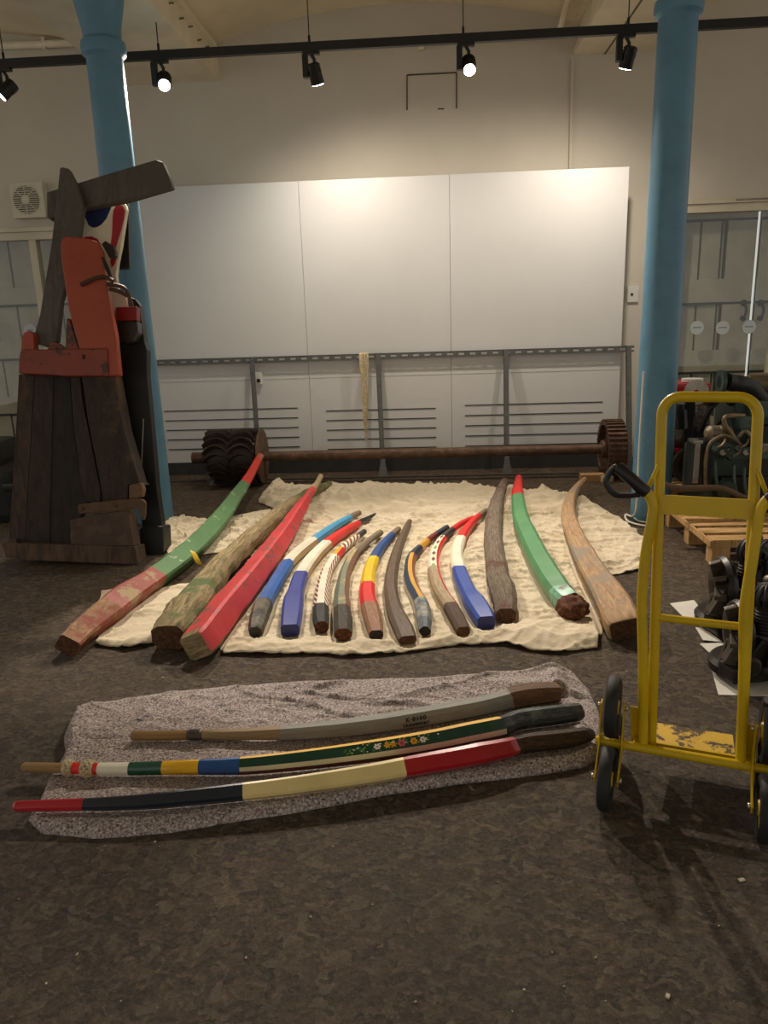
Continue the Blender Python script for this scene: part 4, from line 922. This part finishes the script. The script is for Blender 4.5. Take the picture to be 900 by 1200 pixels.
def f(m): bx2(m,832,532,935,596,.05,.5,GR,bev=.03); bx2(m,845,560,925,602,-.02,.12,BK,bev=.01); bx2(m,850,525,905,538,-.01,.2,GR2,bev=.008)
part('engine_block',f)
def f(m): bx2(m,862,470,935,532,.1,.34,GR,bev=.02); bx2(m,868,488,893,505,.02,.1,GR2,bev=.02); bx2(m,880,470,915,490,.05,.2,GR2,bev=.02)
part('cylinder_head',f)
def f(m):
    a=Q(851,447,.08); b=Q(892,470,.15); m.tube(catmull([a,Q(862,450,.1),Q(878,455,.13),b],5),[.052]*5+[.058]*11,BK,16)
    m.lathe([(.03,-.012),(.07,-.012),(.07,.012),(.03,.012)],GR2,Vector((a.x-.03,a.y,a.z)),'X',24); m.lathe([(.0001,-.013),(.035,-.013)],BK,Vector((a.x-.03,a.y,a.z)),'X',20)
part('exhaust_manifold',f)
def f(m):
    a=Q(884,450,.2); m.lathe([(.0001,-.05),(.05,-.05),(.058,-.04),(.058,.1),(.03,.1)],TAN,a,'X',24); m.lathe([(.0001,-.052),(.018,-.052)],BK,a,'X',16); bx2(m,893,440,935,464,.2,.2,TAN); bx2(m,891,464,935,520,.22,.2,BK)
part('starter_drum',f)
def f(m):
    a=Q(827,508,.0); b=Q(856,508,.05); m.tube([a,a.lerp(b,.12),a.lerp(b,.9),b],[.02,.048,.052,.03],TAN,18); m.lathe([(.045,0),(.052,.006),(.045,.012)],AL,(a.lerp(b,.5)),'X',20)
part('air_intake',f)
part('brass_pipe',lambda m: m.tube(catmull([Q(872,487,.0),Q(860,487,-.02),Q(849,490,-.03),Q(851,500,-.03),Q(864,517,-.03)],6),.014,BR,12),label='brass coloured pipe')
part('coolant_hose',lambda m: m.tube(catmull([Q(827,568,-.03),Q(827,540,-.05),Q(832,520,-.05),Q(846,511,-.05),Q(860,514,-.05),Q(868,522,-.03)],6),.011,TAN,10))
part('coolant_hose',lambda m: m.tube(catmull([Q(866,512,-.03),Q(874,505,-.06),Q(882,514,-.06),Q(888,520,-.03)],6),.012,AL,10))
def f(m):
    bx2(m,814,517,832,567,-.02,.14,BK); 
    bx2(m,815,519,818,566,-.03,.008,CH,bev=.002); bx2(m,813,517,824,520,-.03,.1,CH,bev=.002)
part('side_cover',f)
def f(m):
    a=Q(845,528,-.04)
    for k in range(6):
        q=Q(836+k*9,526+(k%3)*5,-.05); m.cyl(q,q+Vector((0,-.03,.01)),.018,(GR2,AL,BK2)[k%3],12); m.tube(catmull([q,q+Vector((.03,-.05,.03)),q+Vector((.06,-.02,.06))],4),.006,(BR,GR,AL)[k%3],8)
part('fuel_pump',f)
def f(m):
    for x0,y0,x1,y1 in ((838,540,848,590),(860,545,868,592),(872,548,880,596)): m.tube(catmull([Q(x0,y0,-.04),Q((x0+x1)/2-3,(y0+y1)/2,-.06),Q(x1,y1,-.04)],5),.010,GR2,10)
    m.lathe([(.0001,-.03),(.05,-.03),(.055,0),(.0001,0)],GR,Q(850,572,-.05),'Y',20)
part('fuel_line',f)
def f(m):
    for k in range(5): 
        q=Q(832+k*13,470-(k%2)*8,.15); m.ball(q,.04,(BK2,AL,BK)[k%3],(1,1,.8)); 
    m.tube(catmull([Q(820,505,.2),Q(833,478,.15),Q(850,466,.15),Q(868,480,.15)],6),.018,BK,12); m.tube(catmull([Q(815,495,.25),Q(835,500,.2),Q(850,488,.2)],6),.014,BK2,10)
part('hose_bundle',f)
def f(m): bx2(m,890,500,940,600,.0,.3,BK); bx2(m,893,520,900,530,-.03,.05,AL)
part('gearbox',f)
# skid rail
def f(m): m.tube(catmull([W(770,566,YE-.15),W(800,572,YE-.15),W(845,572,YE-.15),W(870,582,YE-.15),W(905,592,YE-.15)],6),.018,plain('#5a4530',.5,.2),12)
part('bent_pipe',f)
# small red engine on the farther pallet
YE2=5.62
t=empty('petrol_engine',(W(805,570,YE2).x,YE2+.15,.144),'small engine with a red fuel tank and grey base by the blue column','engine')
B=lambda m,*a,**k: bx2(m,*a,Yb=YE2,**k)
def f(m): B(m,788,450,833,463,.0,.32,plain('#b01a1e',.3,var=.05),bev=.025)
tk=part('fuel_tank',f)
m=MB(); a=W(811,448,YE2+.1); m.lathe([(.0001,-.004),(.075,-.004),(.075,.018),(.0001,.02)],M_white,(a.x,a.y,a.z+.01),'Z',24); m.lathe([(.02,0),(.09,0),(.09,.004),(.02,.004)],plain('#c9c3b4',.4),(a.x,YE2-.002,W(811,460,YE2).z),'Y',24); o=m.build('filler_cap',tk); o.matrix_parent_inverse=Matrix.Translation(-Vector(t.location))
def f(m): B(m,786,520,812,562,.05,.3,plain('#6d1a18',.45)); B(m,792,526,800,540,.0,.05,plain('#b01a1e',.4)); B(m,785,502,830,512,.08,.25,GRY); B(m,783,518,788,560,.0,.3,GRY)
part('crankcase',f)
def f(m):
    a=W(796,480,YE2); b=W(797,502,YE2); m.cyl(a,b,.055,BK2,20); m.cyl(a+Vector((0,0,.035)),a,.04,BK,20); m.tube(catmull([W(792,470,YE2),W(787,490,YE2-.02),W(784,505,YE2)],5),.012,BK,8)
part('air_filter',f)
part('support_post',lambda m: B(m,805,462,811,530,-.02,.05,BK))
def f(m): B(m,815,470,832,500,.05,.2,TAN); B(m,818,476,826,490,.0,.08,AL); B(m,812,500,835,520,.05,.25,BK); B(m,815,484,830,488,-.02,.05,AL)
part('cylinder_fins',f)
def f(m): 
    a=W(809,545,YE2-.02); m.lathe([(.10,-.03),(.135,-.03),(.135,.03),(.10,.03),(.10,-.03)],plain('#2e221b',.6,var=.2),a,'Y',32); m.lathe([(.0001,-.01),(.105,-.01),(.105,.01)],BK,a,'Y',24)
part('flywheel',f)
def f(m): B(m,783,561,816,569,-.03,.4,GRY,bev=.003)
part('base_plate',f)
# black outboard-style engines on paper
PAP=plain('#cfcabd',.8,var=.03)
def paper(pts,label,z=.003):
    m=MB(); fr=[G(x,y,z) for x,y in pts]; m.prism(fr,[p+Vector((0,0,-.0025)) for p in fr],PAP); prop(m.build('paper_sheet'),label,'paper','white paper sheets under the black engines')
paper([(785,707),(813,703),(829,722),(842,745),(803,725)],'white paper sheet sticking out under the rear black engine',.006)
paper([(815,735),(827,736),(846,752),(824,750)],'small torn paper scrap between the two black engines',.009)
paper([(820,754),(850,753),(856,775),(839,772)],'pointed paper corner beside the front black engine',.012)
paper([(833,781),(842,814),(925,816),(925,780)],'big white paper sheet under the front black engine',.003)
BG=plain('#4a4035',.42,.35,var=.25,scale=14,bump=.2); BG2=plain('#2b2723',.4,.3,var=.3,scale=14,bump=.2)
def black_engine(cx,cy,s,label,pulley):
    t=empty('flywheel_engine',(cx,cy,0),label,'engine')
    def P(name,fn,lb=None):
        m=MB(); fn(m); o=m.build(name,t)
        if lb: o['label']=lb
        return o
    # horizontal fan shroud facing the camera's left, axis tilted
    def f(m):
        m.lathe([(.0001,0),(.10*s,0),(.13*s,.015*s),(.135*s,.05*s),(.12*s,.07*s),(.0001,.075*s)],BG2,(0,0,.012*s),'Z',28)
        m.box((.04*s,0,.10*s),(.17*s,.16*s,.12*s),BG2,.2,bev=.02*s)
    P('crankcase',f)
    def f(m):
        c0=Vector((-.03*s,-.01*s,.20*s)); m.lathe([(.0001,-.03*s),(.06*s,-.035*s),(.125*s,-.02*s),(.135*s,.0),(.125*s,.02*s),(.06*s,.03*s)],BG2,c0,'X',30)
    P('fan_cowl',f)
    def f(m):
        for k in range(5):
            a=math.radians(100+k*38); R_=Matrix.Rotation(-a,3,'X'); c0=Vector((-.07*s,-.01*s,.20*s)); m.box(c0+R_@Vector((0,.085*s,0)),(.05*s,.10*s,.022*s),BG,R_@Matrix.Rotation(.35,3,'Z'),bev=.005*s)
        m.box((-.06*s,-.09*s,.16*s),(.06*s,.05*s,.15*s),BG,Matrix.Rotation(.5,3,'Y'),bev=.01*s); m.box((.0,-.10*s,.13*s),(.055*s,.05*s,.16*s),BG2,Matrix.Rotation(.55,3,'Y'),bev=.012*s)
    P('cooling_vane',f)
    def f(m):
        a=Vector((.04*s,-.08*s,.22*s)); m.lathe([(.0001,0),(.035*s,0),(.037*s,.01*s),(.037*s,.12*s),(.03*s,.13*s)],BK,a,'Z',20)
        for k in range(8): m.lathe([(.037*s,.012*s+k*.014*s),(.040*s,.016*s+k*.014*s),(.037*s,.02*s+k*.014*s)],BK,a,'Z',20)
    P('filter_canister',f)
    def f(m):
        a=Vector((.04*s,-.08*s,.345*s))
        for k in range(9):
            b=2*math.pi*k/9; m.tube(catmull([a+Vector((.034*s*math.cos(b),.034*s*math.sin(b),-.01*s)),a+Vector((.042*s*math.cos(b),.042*s*math.sin(b),.04*s)),a+Vector((.025*s*math.cos(b),.025*s*math.sin(b),.075*s)),a+Vector((0,0,.085*s))],4),.010*s,BG2 if k%2 else BK,8)
    P('filter_hood',f)
    def f(m):
        m.box((.19*s,.0,.27*s),(.20*s,.2*s,.16*s),BK,.1,bev=.015*s); m.box((.19*s,.0,.365*s),(.22*s,.21*s,.03*s),BG2,.1,bev=.01*s); m.box((.2*s,.02*s,.12*s),(.18*s,.18*s,.2*s),BK,.1,bev=.01*s)
    P('radiator_box',f)
    def f(m): m.ball((.09*s,.0,.42*s),.035*s,BG,(1,1,.7)); m.tube(catmull([(.1*s,-.05*s,.28*s),(.08*s,-.07*s,.36*s),(.12*s,-.06*s,.42*s),(.2*s,-.04*s,.41*s)],6),.006*s,BK2,8); m.tube(catmull([(.16*s,-.06*s,.42*s),(.2*s,-.08*s,.45*s),(.27*s,-.06*s,.43*s),(.28*s,-.05*s,.36*s)],6),.010*s,BK,8)
    P('hose_loop',f)
    def f(m): m.lathe([(.0001,-.03*s),(.035*s,-.03*s),(.042*s,-.02*s),(.042*s,.0)],BG,(-.02*s,-.12*s,.1*s),'Y',24); m.lathe([(.0001,-.034*s),(.026*s,-.034*s),(.028*s,-.03*s)],BG2,(-.02*s,-.12*s,.1*s),'Y',24); m.box((-.06*s,-.09*s,.06*s),(.1*s,.1*s,.07*s),BG2,.3,bev=.015*s)
    P('oil_cap',f)
    if pulley:
        def f(m): m.lathe([(.0001,-.02*s),(.02*s,-.02*s),(.02*s,-.01*s),(.10*s,-.008*s),(.108*s,-.02*s),(.115*s,-.02*s),(.115*s,.012*s),(.0001,.012*s)],plain('#474c48',.4,.3,var=.15),(.15*s,-.16*s,.13*s),'Y',36); m.lathe([(.0001,-.03*s),(.018*s,-.03*s),(.018*s,-.01*s)],BK,(.15*s,-.16*s,.13*s),'Y',16)
        P('pulley_disc',f)
c0=G(850,735); black_engine(c0.x,c0.y,1.0,'black engine with ribbed filter, farther of two on paper sheets',False)
c0=G(868,790); black_engine(c0.x,c0.y,.92,'black engine with grey pulley disc, nearer of two on paper sheets',True)
# white cable round the right column base
m=MB(); pts=[Vector((1.38,5.02,1.0)),Vector((1.375,5.01,.5)),Vector((1.37,5.0,.08)),G(733,603,.012),G(738,612,.012),G(765,616,.012),G(785,603,.012),G(780,596,.012)]
m.tube(catmull(pts,8),.007,plain('#d8d4c6',.5,var=.03),8); m.tube(catmull([G(742,606,.012),G(750,611,.012),G(770,611,.012),G(786,600,.012)],8),.005,plain('#cdc8b8',.5,var=.03),8); prop(m.build('white_cable'),'white cable running down the right column and curling at its foot','cable')
# grit
random.seed(2); m=MB(); gm=[plain('#b9ae94',.7),plain('#8b8068',.7)]
for k in range(70):
    p=G(random.uniform(0,900),random.uniform(780,1195),.001); s_=random.uniform(.0012,.0035)*(1+(random.random()>.93)*1.2)
    m.box(p+Vector((0,0,s_*.3)),(s_*random.uniform(1,3),s_*1.2,s_*.7),random.choice(gm),random.uniform(0,3))
prop(m.build('pale_grit'),'pale grit and wood crumbs scattered over the dark floor','grit',kind='stuff')
m=MB(); p=G(869,1031,.002); m.box(p,(.016,.01,.003),plain('#b8ad96',.7),.3,bev=.001); prop(m.build('wood_chip'),'small pale chip on the floor below the hand truck','chip')
